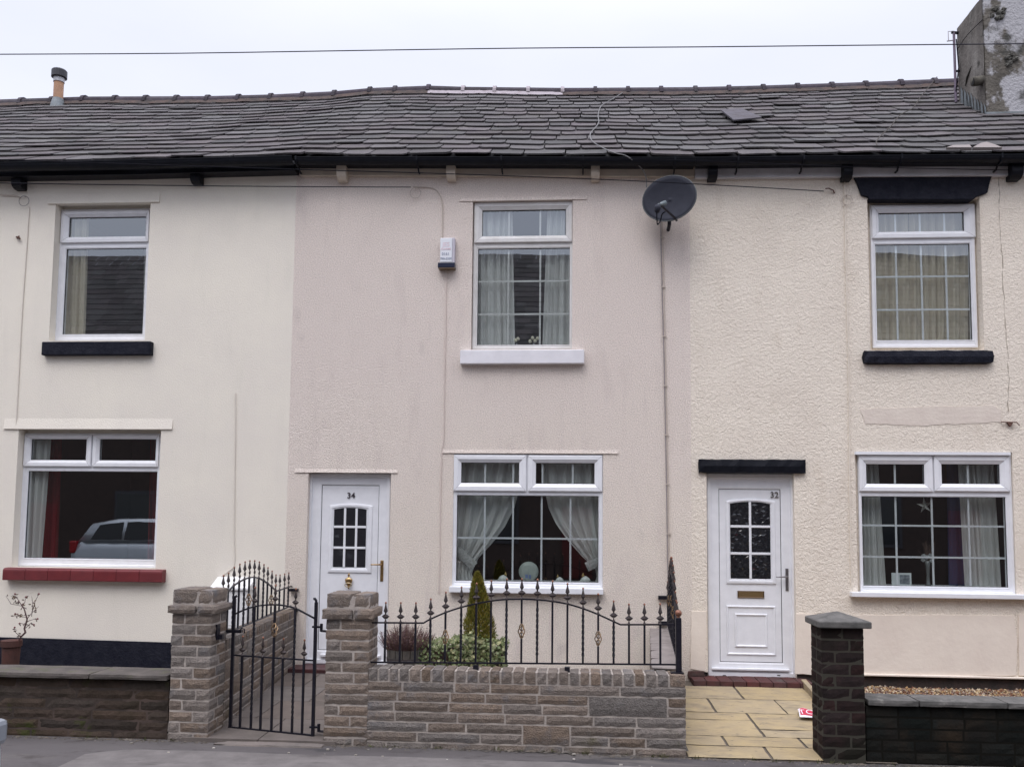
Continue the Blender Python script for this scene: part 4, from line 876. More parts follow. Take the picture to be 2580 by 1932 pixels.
GRAV = bpy.data.materials.new('mixed_gravel'); GRAV.use_nodes = True; t = GRAV.node_tree; bs_ = t.nodes['Principled BSDF']; gi = N(t, 'ShaderNodeNewGeometry'); rp = N(t, 'ShaderNodeValToRGB'); rp.color_ramp.interpolation = 'CONSTANT'
cols = [(.36, .26, .14), (.19, .085, .045), (.44, .36, .25), (.13, .07, .05), (.30, .18, .08), (.24, .19, .15)]
for i, c_ in enumerate(cols):
    e_ = rp.color_ramp.elements[i] if i < 2 else rp.color_ramp.elements.new(i/len(cols)); e_.position = i/len(cols); e_.color = (*c_, 1)
t.links.new(gi.outputs['Random Per Island'], rp.inputs[0]); t.links.new(rp.outputs[0], bs_.inputs['Base Color']); bs_.inputs['Roughness'].default_value = .8
tag(obj('gravel', mb, GRAV), 'mixed orange and cream gravel bed under the window', 'gravel', kind='stuff')
# forecourt of 36
tag(obj('forecourt', MB().add([(XL-3, YF+.2, .03), (SL0.x, YF+.2, .03), (SL0.x, 0, .05), (XL-3, 0, .05)], [(0, 1, 2, 3)]), GSLAB), 'concrete forecourt behind the brown wall', kind='structure')

# ------------------------------------------------------------ iron railings
def finial_mesh():
    mb = MB()
    mb.lathe([(.011, -.006), (.013, 0), (.009, .006), (.005, .014), (.006, .022)], k=8)
    # leaf plate
    mb.add([(0, -.008, .024), (.012, 0, .026), (.031, 0, .043), (.012, 0, .058), (0, -.008, .062), (-.012, 0, .058), (-.031, 0, .043), (-.012, 0, .026), (0, .008, .043), (0, -.012, .043)],
           [(9, 0, 1), (9, 1, 2), (9, 2, 3), (9, 3, 4), (9, 4, 5), (9, 5, 6), (9, 6, 7), (9, 7, 0), (8, 1, 0), (8, 2, 1), (8, 3, 2), (8, 4, 3), (8, 5, 4), (8, 6, 5), (8, 7, 6), (8, 0, 7)])
    mb.lathe([(.005, .060), (.006, .070), (.016, .084), (.012, .100), (.006, .125), (.004, .138)], k=4); return mb
def mkmesh(name, mb, m, smooth=False):
    me = bpy.data.meshes.new(name); me.from_pydata([tuple(v) for v in mb.v], [], mb.f); me.update(); me.materials.append(m)
    if smooth: me.shade_smooth()
    return me
FIN = mkmesh('finial', finial_mesh(), BRONZE); TIP = mkmesh('finial_tip', MB().lathe([(.002, .136), (.0065, .139), (.008, .145), (.0055, .152), (.001, .155)], k=8), COPPER, True)
def basket_mesh():
    mb = MB()
    for q in range(4):
        pts = []
        for i in range(13):
            t = i/12; a_ = q*pi/2+t*pi*1.1; r_ = .004+.021*sin(pi*t)**.8; pts.append((r_*cos(a_), r_*sin(a_), .005+.105*t))
        mb.tube(pts, .0042, 5)
    return mb
BSK = mkmesh('basket', basket_mesh(), GOLD)
def bar_mb(z0, z1, tw, bsk=None, w_=.0075):
    mb = MB()
    def seg(a, b, twist):
        n = max(1, int((b-a)/.012)) if twist else 1; vs = []
        for i in range(n+1):
            z = a+(b-a)*i/n; an = (z*38 if twist else 0)
            for j in range(4): t = an+pi/4+j*pi/2; vs.append((w_*1.414*cos(t), w_*1.414*sin(t), z))
        mb.add(vs, [(4*i+j, 4*i+(j+1) % 4, 4*i+4+(j+1) % 4, 4*i+4+j) for i in range(n) for j in range(4)]+[(3, 2, 1, 0), tuple(4*n+j for j in range(4))])
    if bsk:
        seg(z0, bsk, 0); w0 = w_; w_ = .003; seg(bsk, bsk+.115, 0); w_ = w0; seg(bsk+.115, z1, 0)
    elif tw: e = (z1-z0)*.12; seg(z0, z0+e, 0); seg(z0+e, z1-e, 1); seg(z1-e, z1, 0)
    else: seg(z0, z1, 0)
    return mb
def add_bar(T, x, y, z0, z1, ang, tw=False, bsk=None, fin=True, sc=1.0):
    b_ = obj('bar', bar_mb(0, z1-z0, tw, bsk-z0 if bsk else None), IRON, T, loc=(x, y, z0), rot=(0, 0, ang), local=True)
    if fin:
        f = bpy.data.objects.new('finial', FIN); S.collection.objects.link(f); f.parent = b_; f.location = (0, 0, z1-z0); f.scale = (sc, sc, sc)
        f = bpy.data.objects.new('finial_tip', TIP); S.collection.objects.link(f); f.parent = b_; f.location = (0, 0, z1-z0); f.scale = (sc, sc, sc)
    if bsk:
        f = bpy.data.objects.new('basket', BSK); S.collection.objects.link(f); f.parent = b_; f.location = (0, 0, bsk-z0)
def rail_mb(pts, hw=.006, hh=.006):
    mb = MB(); n = len(pts); pts = [Vector(p) for p in pts]; hd = Vector((pts[-1].x-pts[0].x, pts[-1].y-pts[0].y, 0)).normalized(); sd_ = Vector((-hd.y, hd.x, 0))
    vs = []
    for i, p in enumerate(pts):
        t = (pts[min(i+1, n-1)]-pts[max(i-1, 0)]).normalized(); up = sd_.cross(t)*-1
        if up.z < 0: up = -up
        vs += [p-sd_*hw-up*hh, p+sd_*hw-up*hh, p+sd_*hw+up*hh, p-sd_*hw+up*hh]
    mb.add(vs, [(4*i+j, 4*i+(j+1) % 4, 4*i+4+(j+1) % 4, 4*i+4+j) for i in range(n-1) for j in range(4)]+[(3, 2, 1, 0), tuple(4*n-4+j for j in range(4))]); return mb
def smoothpath(P, n=6):
    out = []
    for i in range(len(P)-1):
        p0, p1, p2, p3 = P[max(i-1, 0)], P[i], P[i+1], P[min(i+2, len(P)-1)]
        for j in range(n):
            t = j/n; out.append(tuple(.5*((2*p1[k])+(-p0[k]+p2[k])*t+(2*p0[k]-5*p1[k]+4*p2[k]-p3[k])*t*t+(-p0[k]+3*p1[k]-3*p2[k]+p3[k])*t**3) for k in range(len(p1))))
    out.append(tuple(P[-1])); return out
def z2(zx, zy): return 900+zx/2.458, 1380+zy/2.458
YR = YF+.07
def R2(zx, zy, Y=YR): x, y = z2(zx, zy); return at(x, y, Y)
T = thing('iron_railing', R2(1000, 718), 'arched black iron railing with spear finials on the long front stone wall', 'railing', 'iron railings around the middle garden')
rail_px = [(80, 462), (170, 462), (266, 463), (360, 464), (412, 464)]; arch_px = [(412, 464), (450, 442), (545, 400), (642, 368), (735, 345), (827, 328), (923, 318), (1017, 316), (1114, 320), (1208, 330), (1301, 346), (1398, 375), (1492, 411), (1588, 455), (1630, 474)]
P = [tuple(R2(*p)) for p in rail_px]+smoothpath([tuple(R2(*p)) for p in arch_px], 4)[1:]+[tuple(R2(*p)) for p in ((1700, 474), (1800, 474), (1965, 473))]
obj('top_rail', rail_mb(P), IRON, T)
bl = R2(80, 706); br_ = R2(1972, 721); obj('bottom_rail', rail_mb([bl, br_]), IRON, T)
def railz(x):
    for p, q in zip(P, P[1:]):
        if p[0] <= x <= q[0]: return p[2]+(q[2]-p[2])*(x-p[0])/(q[0]-p[0])
    return P[-1][2]
for i, zx in enumerate((173, 266, 360, 452, 545, 642, 735, 827, 923, 1017, 1114, 1208, 1301, 1398, 1492, 1588, 1683, 1779, 1877)):
    X = R2(zx, 560).x; z0 = bl.z+(br_.z-bl.z)*(X-bl.x)/(br_.x-bl.x); zb_ = {4: 598, 9: 562, 14: 608}.get(i)
    add_bar(T, X, YR, z0+.005, railz(X)+.004, 0, tw=i in (3, 5, 8, 10, 13, 15), bsk=R2(zx, zb_).z if zb_ else None)
for zx in (735, 1301):
    X = R2(zx, 730).x; obj('foot', MB().box(X-.02, X+.02, YR-.02, YR+.02, zwall34-.01, bl.z-.004), IRON, T)
# post with copper ball
pX = R2(1990, 600).x; zt = R2(1990, 432).z; pt = obj('post', MB().box(pX-.021, pX+.021, YR-.021, YR+.021, zwall34-.01, zt), IRON, T, bevel=.003)
obj('ball_cap', MB().lathe([(.012, 0), (.014, .008)]+[(.026*sin(pi*q/10), .034-.026*cos(pi*q/10)) for q in range(1, 10)]+[(.002, .060)], (pX, YR, zt), 16), COPPER, pt, smooth=True)
obj('post_plate', MB().box(pX-.06, pX+.035, YR-.04, YR+.035, zwall34-.002, zwall34+.006), IRON, T)
# left side railing on the side wall
l0 = (SL0.x-.03, SL0.y-.12); l1 = (SL1.x-.05, 0)
def L3(zx, zy):
    s_, z = on_line(400+zx/3, 1380+zy/3, l0, l1); return s_, z
dl = Vector((l1[0]-l0[0], l1[1]-l0[1])); Ld = dl.length; dl /= Ld; angL = math.atan2(dl.y, dl.x)
def LP(s_, z): return (l0[0]+dl.x*s_, l0[1]+dl.y*s_, z)
T = thing('iron_railing', LP(Ld/2, zsl), 'arched black iron railing on the side wall left of the path, behind the gate', 'railing', 'iron railings around the middle garden')
arc_ = [(525, 330), (560, 290), (600, 262), (640, 240), (680, 226), (720, 222), (760, 230), (800, 252), (850, 290), (890, 326)]
pl_ = [L3(*p) for p in arc_]; pl_ = [(pl_[0][0]-.25, pl_[0][1]-.02)]+smoothpath(pl_, 3)
z_e = pl_[-1][1]; pl_.append((min(Ld, L3(1005, 308)[0]), z_e+.0))
obj('top_rail', rail_mb([LP(*p) for p in pl_]), IRON, T)
zb1 = L3(540, 645)[1]; zb2 = L3(985, 487)[1]; zb_ = max((zb1+zb2)/2, zsl+.03); obj('bottom_rail', rail_mb([LP(.02, zb_), LP(Ld, zb_)]), IRON, T)
def rz(s_, pl=pl_):
    for p, q in zip(pl, pl[1:]):
        if p[0] <= s_ <= q[0]: return p[1]+(q[1]-p[1])*(s_-p[0])/(q[0]-p[0])
    return pl[0][1] if s_ < pl[0][0] else pl[-1][1]
for i, zx in enumerate((483, 521, 563, 604, 643, 679, 716, 751, 787, 818, 850, 880, 911, 946, 977)):
    s_ = L3(zx, 400)[0]
    if s_ < .0 or s_ > Ld: continue
    x_, y_, _ = LP(s_, 0); add_bar(T, x_, y_, zb_, rz(s_)+.004, angL, tw=i % 2 == 0, bsk=L3(zx, 440)[1] if i in (5, 10) else None)
for zy in (318, 470):
    s_ = Ld-.02; z = L3(995, zy)[1]; obj('wall_bracket', MB().box(l1[0]-.01, l1[0]+.08, -.05, -.002, z-.014, z+.014), IRON, T)
# right side railing beside the yellow path
r0 = (pX, YR+.03); r1 = (at(1681, 1500, 0).x, 0)
drr = Vector((r1[0]-r0[0], r1[1]-r0[1])); Lr = drr.length; drr /= Lr; angr = math.atan2(drr.y, drr.x)
def RP_(s_, z): return (r0[0]+drr.x*s_, r0[1]+drr.y*s_, z)
T = thing('iron_railing', RP_(Lr/2, zwall34), 'arched black iron railing seen end-on on the side wall beside the yellow path', 'railing', 'iron railings around the middle garden')
zlow = railz(pX-.05); zpk = zlow+.30; pr = [(0, zlow)]+[(Lr*(.14+.72*i/12), zlow+(zpk-zlow)*sin(pi*i/12)**.9) for i in range(13)]+[(Lr, zlow)]
obj('top_rail', rail_mb([RP_(*p) for p in pr]), IRON, T); obj('bottom_rail', rail_mb([RP_(0, br_.z), RP_(Lr, br_.z)]), IRON, T)
for i in range(16):
    s_ = Lr*(i+1)/17; x_, y_, _ = RP_(s_, 0); z = rz(s_, pr); add_bar(T, x_, y_, br_.z, z, angr, tw=i % 2 == 0, bsk=br_.z+(z-br_.z)*.5 if i in (4, 7, 11) else None)
for z in (at(1660, 1504, 0).z, at(1660, 1568, 0).z):
    xx = at(1658, 1504, 0).x; obj('wall_bracket', MB().box(xx, r1[0]+.01, -.05, -.002, z-.018, z+.018), IRON, T)
# gate
gr = at(788, 1850, YF+.12); glf = at(580, 1834, YF+.30); G0 = (gr.x, gr.y); G1 = (glf.x, glf.y)
dg = Vector((G1[0]-G0[0], G1[1]-G0[1])); Lg = dg.length; dg /= Lg; angg = math.atan2(-dg.y, -dg.x)
def G3(zx, zy): return on_line(400+zx/3, 1380+zy/3, G0, G1)
def GP(s_, z): return (G0[0]+dg.x*s_, G0[1]+dg.y*s_, z)
T = thing('iron_gate', GP(Lg/2, .06), 'black iron garden gate with arched top, standing slightly open', 'gate')
zb_ = (G3(790, 1385)[1]+G3(1165, 1408)[1])/2
zrt = G3(1178, 400)[1]; zlt = G3(578, 375)[1]
for s_, zt in ((0, zrt), (Lg, zlt)):
    x_, y_, _ = GP(s_, 0); sg = 1 if s_ == 0 else -1
    obj('stile', MB().box(x_-.0115, x_+.0115, y_-.0115, y_+.0115, zb_-.01, zt-.01).tube([(x_, y_, zt-.012), (x_-.002*sg, y_, zt+.004), (x_-.012, y_, zt+.018), (x_-.022*1, y_, zt+.016)] if s_ == 0 else [(x_, y_, zt-.012), (x_+.004, y_, zt+.006), (x_+.018, y_, zt+.014)], .011, 6), IRON, T)
obj('bottom_rail', rail_mb([GP(0, zb_), GP(Lg, zb_)], .008, .008), IRON, T)
zm = (G3(565, 812)[1]+G3(1160, 845)[1])/2; obj('middle_rail', rail_mb([GP(0, zm), GP(Lg, zm)]), IRON, T)
ap = [G3(*p) for p in ((1165, 535), (1100, 490), (1030, 455), (950, 435), (875, 428), (790, 432), (715, 445), (640, 470), (580, 503))]
ap[0] = (0, ap[0][1]); ap[-1] = (Lg, ap[-1][1]); apx = smoothpath(ap, 4); obj('arch_rail', rail_mb([GP(*p) for p in apx]), IRON, T)
for i, zx in enumerate((628, 710, 782, 865, 937, 1020, 1096)):
    s_ = G3(zx, 900)[0]; x_, y_, _ = GP(s_, 0)
    if i % 2 == 0: add_bar(T, x_, y_, zb_, zm+.004, angg)
    else: add_bar(T, x_, y_, zb_, rz(s_, apx)+.004, angg, tw=i != 3, bsk=G3(zx, 675)[1] if i == 3 else None)
x_, y_, _ = GP(Lg, 0); z = G3(570, 628)[1]; obj('latch', MB().box(x_-.05, x_+.07, y_-.02, y_+.02, z-.012, z+.012).tube([(x_+.05, y_-.02, z), (x_+.08, y_-.03, z+.03), (x_+.1, y_-.03, z+.02), (x_+.1, y_-.03, z-.01)], .006, 6), IRON, T)
for zy in (595, 1352):
    z = G3(1180, zy)[1]; x_, y_ = G0; obj('hinge', MB().box(x_-.025, x_+.04, y_-.014, y_+.014, z-.007, z+.007).tube([(x_+.045, y_, z-.035), (x_+.045, y_, z+.025)], .012, 8).tube([(x_+.045, y_, z-.03), (pb[0]+.01, y_, z-.035)], .009, 6), IRON, T)
# latch keep on the left pillar
c_ = on_line(400+455/3, 1380+630/3, (pa[1], YF), (pa[1], YF+.3)); mb = MB().box(pa[1]-.002, pa[1]+.012, YF+.08, YF+.14, c_[1]-.06, c_[1]+.06).box(pa[1]+.012, pa[1]+.045, YF+.10, YF+.14, c_[1]-.055, c_[1]-.02)
obj('latch_keep', mb, IRON, pa[2])

# ------------------------------------------------------------ things fixed to the walls
# satellite dish
dc = at(1686, 500, -.3); T = thing('satellite_dish', dc, 'dark grey oval satellite dish on the wall between the houses', 'satellite dish')
nrm = Vector((-.30, -.93, .08)).normalized(); ax = Vector((0, 0, 1)).cross(nrm).normalized()*-1; up = nrm.cross(ax).normalized()
if up.z < 0: up = -up
ax = up.cross(nrm).normalized()
ra, rb_ = .284, .250; mb = MB(); K = 40; rings = 7
for i in range(rings+1):
    t = i/rings
    for j in range(K): a_ = 2*pi*j/K; mb.v.append(dc+ax*(ra*t*cos(a_))+up*(rb_*t*sin(a_))+nrm*(-.045*(1-t*t)))
for i in range(rings):
    for j in range(K): mb.f.append((i*K+j, i*K+(j+1) % K, (i+1)*K+(j+1) % K, (i+1)*K+j))
rf = obj('reflector', mb, DISHM, T, smooth=True); so = rf.modifiers.new('thick', 'SOLIDIFY'); so.thickness = .006
mb = MB(); mb.tube([dc+ax*(ra*1.0*cos(2*pi*j/K))+up*(rb_*1.0*sin(2*pi*j/K)) for j in range(K+1)], .007, 6, cap=False); obj('rim', mb, DISHE, rf, smooth=True)
af = dc-up*rb_*.93+ax*.07; tip = at(1660, 513, -.62); obj('arm', MB().tube([af-nrm*.05, af, tip], [.013, .013, .012], 6), IRON, T)
t2 = at(1672, 512, -.58); rc = obj('receiver', MB().tube([at(1657, 519, -.62), at(1657, 525, -.63), at(1655, 536, -.62)], [.03, .034, .022], 10), DISHM, T, smooth=True)
obj('feed_horn', MB().tube([at(1659, 517, -.62), at(1667, 514, -.57), at(1675, 512, -.52)], [.016, .019, .027], 12), mat('pale_plastic_feed', (.14, .17, .18), .4), rc, smooth=True)
obj('mount', MB().tube([dc-nrm*.05, Vector((dc.x+.02, -.12, dc.z-.05)), Vector((dc.x+.02, -.12, dc.z-.22)), Vector((dc.x+.02, 0, dc.z-.24))], .02, 8), IRON, T)
obj('lead', MB().tube(smoothpath([tuple(at(1655, 536, -.62)), tuple(at(1655, 552, -.6)), tuple(at(1657, 566, -.5)), tuple(at(1664, 556, -.35)), tuple(at(1668, 540, -.45)), tuple(at(1676, 534, -.5))], 4), .0065, 6), CABLE_B, rc)
def cable(name, pts, r, m, label, cat='cable', k=6, sm=5):
    mb = MB(); mb.tube(smoothpath([tuple(p) for p in pts], sm), r, k); return tag(obj(name, mb, m), label, cat)
DC = cable('dish_cable', [at(x, y, -.012) for x, y in ((1665, 556), (1666, 640), (1669, 760), (1673, 900), (1677, 1100), (1680, 1270), (1682, 1412), (1684, 1500), (1682, 1530))], .0055, CABLE_G, 'grey twin cable running down the wall below the dish')
cable('dish_cable', [at(x, y, -.011) for x, y in ((1668, 556), (1671, 640), (1674, 760), (1677, 900), (1681, 1100), (1684, 1270), (1686, 1412), (1686, 1500))], .0055, CABLE_P, 'paler cable clipped close beside the grey one below the dish')
for yy in range(600, 1480, 124):
    x_ = 1667+(yy-560)*.0205; mb = MB().box(at(x_-3.5, yy, 0).x, at(x_+6, yy, 0).x, -.02, -.002, at(x_, yy+1.5, 0).z, at(x_, yy-1.5, 0).z)
    obj('clip', mb, CABLE_P, DC)
rc_pts = []
for zx, zy in ((1740, 350), (1680, 388), (1612, 430), (1590, 488), (1593, 540), (1548, 598), (1541, 630), (1566, 665), (1640, 708)): rc_pts.append(roof_hit(860+zx/2.458, 100+zy/2.458)[0]+n_*.045)
rc_pts += [at(860+zx/2.458, 100+zy/2.458, yy) for zx, zy, yy in ((1700, 704, -.3), (1762, 720, -.3), (1822, 762, -.22), (1870, 812, -.14), (1888, 860, -.1), (1890, 915, -.1))]
cable('roof_cable', rc_pts, .0058, mat('pale_grey_cable', (.20, .20, .20), .8, spec=.1), 'pale cable snaking down the slates to the satellite dish')
cable('roof_cable', [roof_hit(1680+zx/2.458, zy/2.458)[0]+n_*.062 for zx, zy in ((1668, 505), (1625, 560), (1560, 640), (1520, 700), (1440, 745), (1380, 820), (1320, 875), (1292, 915), (1296, 942))], .006, mat('dirty_grey_cable', (.085, .077, .07), .9, spec=.05), 'dirty cable lying on the slates near the chimney')
# overhead wires
YW = -4.0
cable('overhead_wire', [at(x, y, YW) for x, y in ((-1700, 150), (-300, 139), (0, 137.5), (450, 135), (900, 128), (1320, 122), (1755, 119), (2150, 115), (2580, 111), (2800, 109), (4200, 92))], .0034, mat('thin_grey_wire', (.045, .045, .06), .9, spec=.05), 'long thin overhead wire crossing the sky above the roofs', sm=3)
cable('telephone_wire', [at(-200, 455, -2.6), at(0, 461.5, -2.0), at(450, 468, -1.1), at(745, 470.5, -.6), at(1035, 472, -.06)], .005, CABLE_B, 'thin wire running from the left to the ring by the alarm box', sm=4)
cable('telephone_wire', [at(-200, 394, -3.4), at(0, 403, -2.9), at(244, 411, -2.4), at(740, 427, -1.5), at(1120, 438, -1.1), at(1527, 453, -.75), at(1755, 464, -.5), at(2075, 482, -.08)], .005, CABLE_B, 'sagging thin wire crossing behind the dish to the wall of number 32', sm=4)
cable('telephone_wire', [at(1400, 397, -.29), at(1755, 405, -.30), at(2126, 420, -.25), at(2540, 429, -.1)], .004, CABLE_B, 'thin wire along the gutter of the right-hand house', sm=3)
cable('chimney_wire', [side_at(2415, 126)+Vector((-.02, 0, 0)), side_at(2440, 90)+Vector((-.02, 0, 0)), at(2476, 50, cy0-.02)], .0045, CABLE_B, 'short wire crossing the cheek of the chimney')
cable('entry_cable', [at(0, 491, -.02), at(20, 492, -.02), at(40, 493, -.02), at(53, 500, -.02)], .006, CABLE_P, 'short frayed cable end beside the ring at far left', sm=3)
def wallring(px, py, rp_, m, lab):
    c_ = at(px, py, -.02); mb = MB(); r_ = rp_/236; mb.tube([c_+Vector((r_*cos(2*pi*i/20), -.004, r_*sin(2*pi*i/20))) for i in range(21)], .0035, 5, cap=False); mb.tube([c_+Vector((0, .02, r_)), c_+Vector((0, -.006, r_))], .005, 5); tag(obj('cable_ring', mb, m), lab, 'cable ring', 'wire rings on the walls')
wallring(61, 507, 14, CABLE_G, 'coil of wire on the smooth cream wall at far left'); wallring(1047, 487, 14, CABLE_P, 'coil of wire on the beige wall above the alarm box'); wallring(2134, 505, 13, CABLE_P, 'coil of wire on the pebbly wall under the black corbel')
cable('alarm_cable', [at(x, y, -.012) for x, y in ((1040, 471), (1075, 472), (1097, 478), (1110, 495), (1115, 520), (1115, 560), (1115, 600))], .0055, CABLE_P, 'painted cable from the wire ring down to the alarm box')
cable('alarm_cable', [at(x, y, -.008) for x, y in ((1124, 680), (1123, 800), (1120, 950), (1118, 1100), (1113, 1138), (1110, 1250), (1108, 1400), (1106, 1494))], .006, mat('painted_cable_beige', (.64, .55, .50), .8), 'painted cable running down the wall below the alarm box')
cable('painted_cable', [at(x, y, -.008) for x, y in ((74, 522), (66, 640), (56, 780), (48, 930), (40, 1076))], .006, mat('painted_cable_cream', (.68, .63, .56), .8), 'cream painted cable down the wall left of the upper window')
cable('painted_cable', [at(x, y, -.008) for x, y in ((593, 990), (593, 1080), (591, 1220), (590, 1350), (590, 1420), (575, 1438), (557, 1452))], .006, mat('painted_cable_cream', (.68, .63, .56), .8), 'cream painted cable dropping to the white meter box')
cable('painted_cable', [at(x, y, -.012) for x, y in ((2128, 450), (2132, 700), (2138, 900), (2140, 1120), (2142, 1300), (2146, 1480))], .007, mat('painted_cable_32', (.72, .65, .56), .8), 'painted over cable down the pebbly wall left of its windows')
c_ = at(45, 598, -.02); tag(obj('wall_hook', MB().tube([c_+Vector((-.03, .02, .01)), c_+Vector((0, -.015, .0)), c_+Vector((.03, .0, -.02))], .009, 6).tube([c_+Vector((0, .02, .02)), c_+Vector((.01, -.02, -.02))], .008, 5), mat('rusty_iron', (.12, .06, .045), .8)), 'small rusty fixing on the smooth cream wall', 'hook')
c_ = at(2545, 1063, -.02); mb = MB().tube([c_+Vector((-.09, 0, 0)), c_+Vector((.06, -.01, -.004)), c_+Vector((.085, -.02, -.04))], .006, 6); mb.prism([(c_.x-.035, c_.z), (c_.x+.03, c_.z), (c_.x, c_.z-.05)], -.03, -.002)
tag(obj('wall_bracket', mb, mat('rusty_iron', (.12, .06, .045), .8)), 'small rusty bracket on the pebbly wall at the right edge', 'bracket')
# anchor of the phone wire on 32
c_ = at(2099, 481, -.02); tag(obj('wire_anchor', MB().tube([c_+Vector((-.09, -.05, .005)), c_+Vector((-.05, -.02, .02)), c_+Vector((0, -.01, .0)), c_+Vector((.02, .02, -.02))], .007, 6), mat('rusty_iron', (.12, .06, .045), .8)), 'small hook where the thin wire meets the pebbly wall', 'hook')
# alarm box
T = thing('alarm_box', at(1125, 672, 0), 'white burglar alarm box with faded red lettering and dark base', 'alarm box')
r = rect(1109, 1139, 600, 661, -.08); obj('housing', MB().box(r[0], r[1]+.028, -.07, 0, r[2]-.01, r[3]+.006), mat('grey_white_plastic', (.52, .50, .56), .5), T, bevel=.006)
obj('cover', MB().box(r[0], r[1], -.084, -.0705, r[2], r[3]), mat('white_plastic_cover', (.74, .76, .80), .4), T, bevel=.008)
r = rect(1103, 1146, 661, 674, -.09); bs2 = obj('strobe_base', MB().box(r[0], r[1], -.095, 0, r[2], r[3]), mat('dark_blue_lens', (.01, .014, .04), .2), T, bevel=.006)
obj('base_edge', MB().box(r[0]+.006, r[1]-.004, -.09, 0, r[2]-.008, r[2]-.001), mat('brown_plastic', (.16, .11, .07), .5), T)
redf = mat('faded_red_print', (.75, .55, .60), .7); gry = mat('faded_grey_print', (.30, .33, .42), .7)
text_mesh('lettering', 'JES', .066, redf, T, at(1124, 616.5, -.0855), .0008, offset=-.0005); text_mesh('lettering', 'ALARMS', .030, redf, T, at(1123.5, 627.5, -.0855), .0008, offset=.0006)
text_mesh('lettering', '0161', .042, gry, T, at(1122.5, 640, -.0855), .0008, offset=.0008); text_mesh('lettering', '790-5338', .033, gry, T, at(1123.5, 652, -.0855), .0008, offset=.0008)
# meter box
T = thing('meter_box', at(580, 1580, 0), 'white wall meter box with sloping lid behind the arched side railing', 'meter box')
r = rect(533, 622, 1480, 1583, -.2); obj('cabinet', MB().box(r[0], r[1], -.2, -.001, r[2], r[3]), mat('white_meter_cabinet', (.74, .74, .74), .5), T, bevel=.006)
r2 = rect(528, 622, 1463, 1481, -.22); obj('lid', MB().add([(r2[0], -.22, r2[2]), (r2[1]+.02, -.22, r2[2]), (r2[1]+.02, -.001, r2[3]+.03), (r2[0], -.001, r2[3]+.03), (r2[0], -.22, r2[2]-.02), (r2[1]+.02, -.22, r2[2]-.02), (r2[1]+.02, -.001, r2[2]-.02), (r2[0], -.001, r2[2]-.02)],
    [(0, 1, 2, 3), (4, 5, 1, 0), (1, 5, 6, 2), (0, 3, 7, 4), (7, 6, 5, 4)]), mat('white_meter_cabinet', (.74, .74, .74), .5), T)
obj('door_seam', MB().ring((r[0]+.03, r[1]-.03, r[2]+.03, r[3]-.03), (r[0]+.034, r[1]-.034, r[2]+.034, r[3]-.034), [(0, -.2015), (1, -.2015)]), CABLE_G, T)

# ------------------------------------------------------------ curtains and window ornaments
def curtain(px_l, px_r, yt, yb, Y, n, m, label, amp=.022, name='curtain', mid=None, seed=0):
    """px_l/px_r functions of v (0 top..1 bottom) giving photo x of the edges"""
    R = random.Random(seed); ph = R.uniform(0, 6); zt = at((px_l(0)+px_r(0))/2, yt, Y).z; zb = at((px_l(1)+px_r(1))/2, yb, Y).z; mb = MB(); fr = [R.uniform(.6, 1.6) for _ in range(6)]
    def fn(u, v):
        py = yt+(yb-yt)*v; a_ = at(px_l(v), py, Y).x; b_ = at(px_r(v), py, Y).x; uu = u+.03*sin(u*11+ph)
        w_ = sin(2*pi*n*uu+ph+.4*sin(v*3+ph))+.5*sin(2*pi*n*2.3*uu+ph*2)
        return (a_+(b_-a_)*u, Y+amp*w_*(.6+.4*fr[int(u*5.99)]), zt+(zb-zt)*v)
    mb.grid(fn, int(n*14), 26); return tag(obj(name, mb, m, smooth=True), label, 'curtain')
K_ = lambda a_, b_=None: (lambda v: a_+((b_ if b_ is not None else a_)-a_)*v)
curtain(K_(166, 150), K_(222, 214), 535, 850, .21, 3, BEIGEC, 'beige curtain at the left side of the upper window of the smooth cream house', seed=1)
curtain(K_(366, 359), K_(376, 368), 600, 850, .26, 1, NET, 'pale curtain edge at the right of the upper window of the smooth cream house', amp=.008, seed=2)
curtain(K_(60, 50), K_(128, 104), 1100, 1412, .21, 4, NET, 'white net curtain at the left of the lower window of the smooth cream house', seed=3)
curtain(K_(122, 98), K_(153, 142), 1100, 1412, .36, 2, REDC, 'red curtain beside the net at the left of the lower left window', seed=4)
curtain(K_(378, 372), K_(410, 408), 1100, 1412, .34, 2, REDC, 'red curtain at the right of the lower left window', seed=5)
curtain(K_(1196), K_(1291, 1298), 520, 875, .15, 5, NET, 'white net curtain on the left of the upper window above the front railing', seed=6)
curtain(K_(1380, 1366), K_(1446), 520, 875, .15, 4, NET, 'white net curtain on the right of the upper window above the front railing', seed=7)
curtain(K_(2190), K_(2290, 2296), 520, 870, .19, 4, BEIGEC, 'drawn beige curtain, left half, in the upper window under the black lintel', seed=8)
curtain(K_(2290, 2294), K_(2470), 520, 870, .20, 7, BEIGEC, 'drawn beige curtain, right part, in the upper window under the black lintel', seed=9)
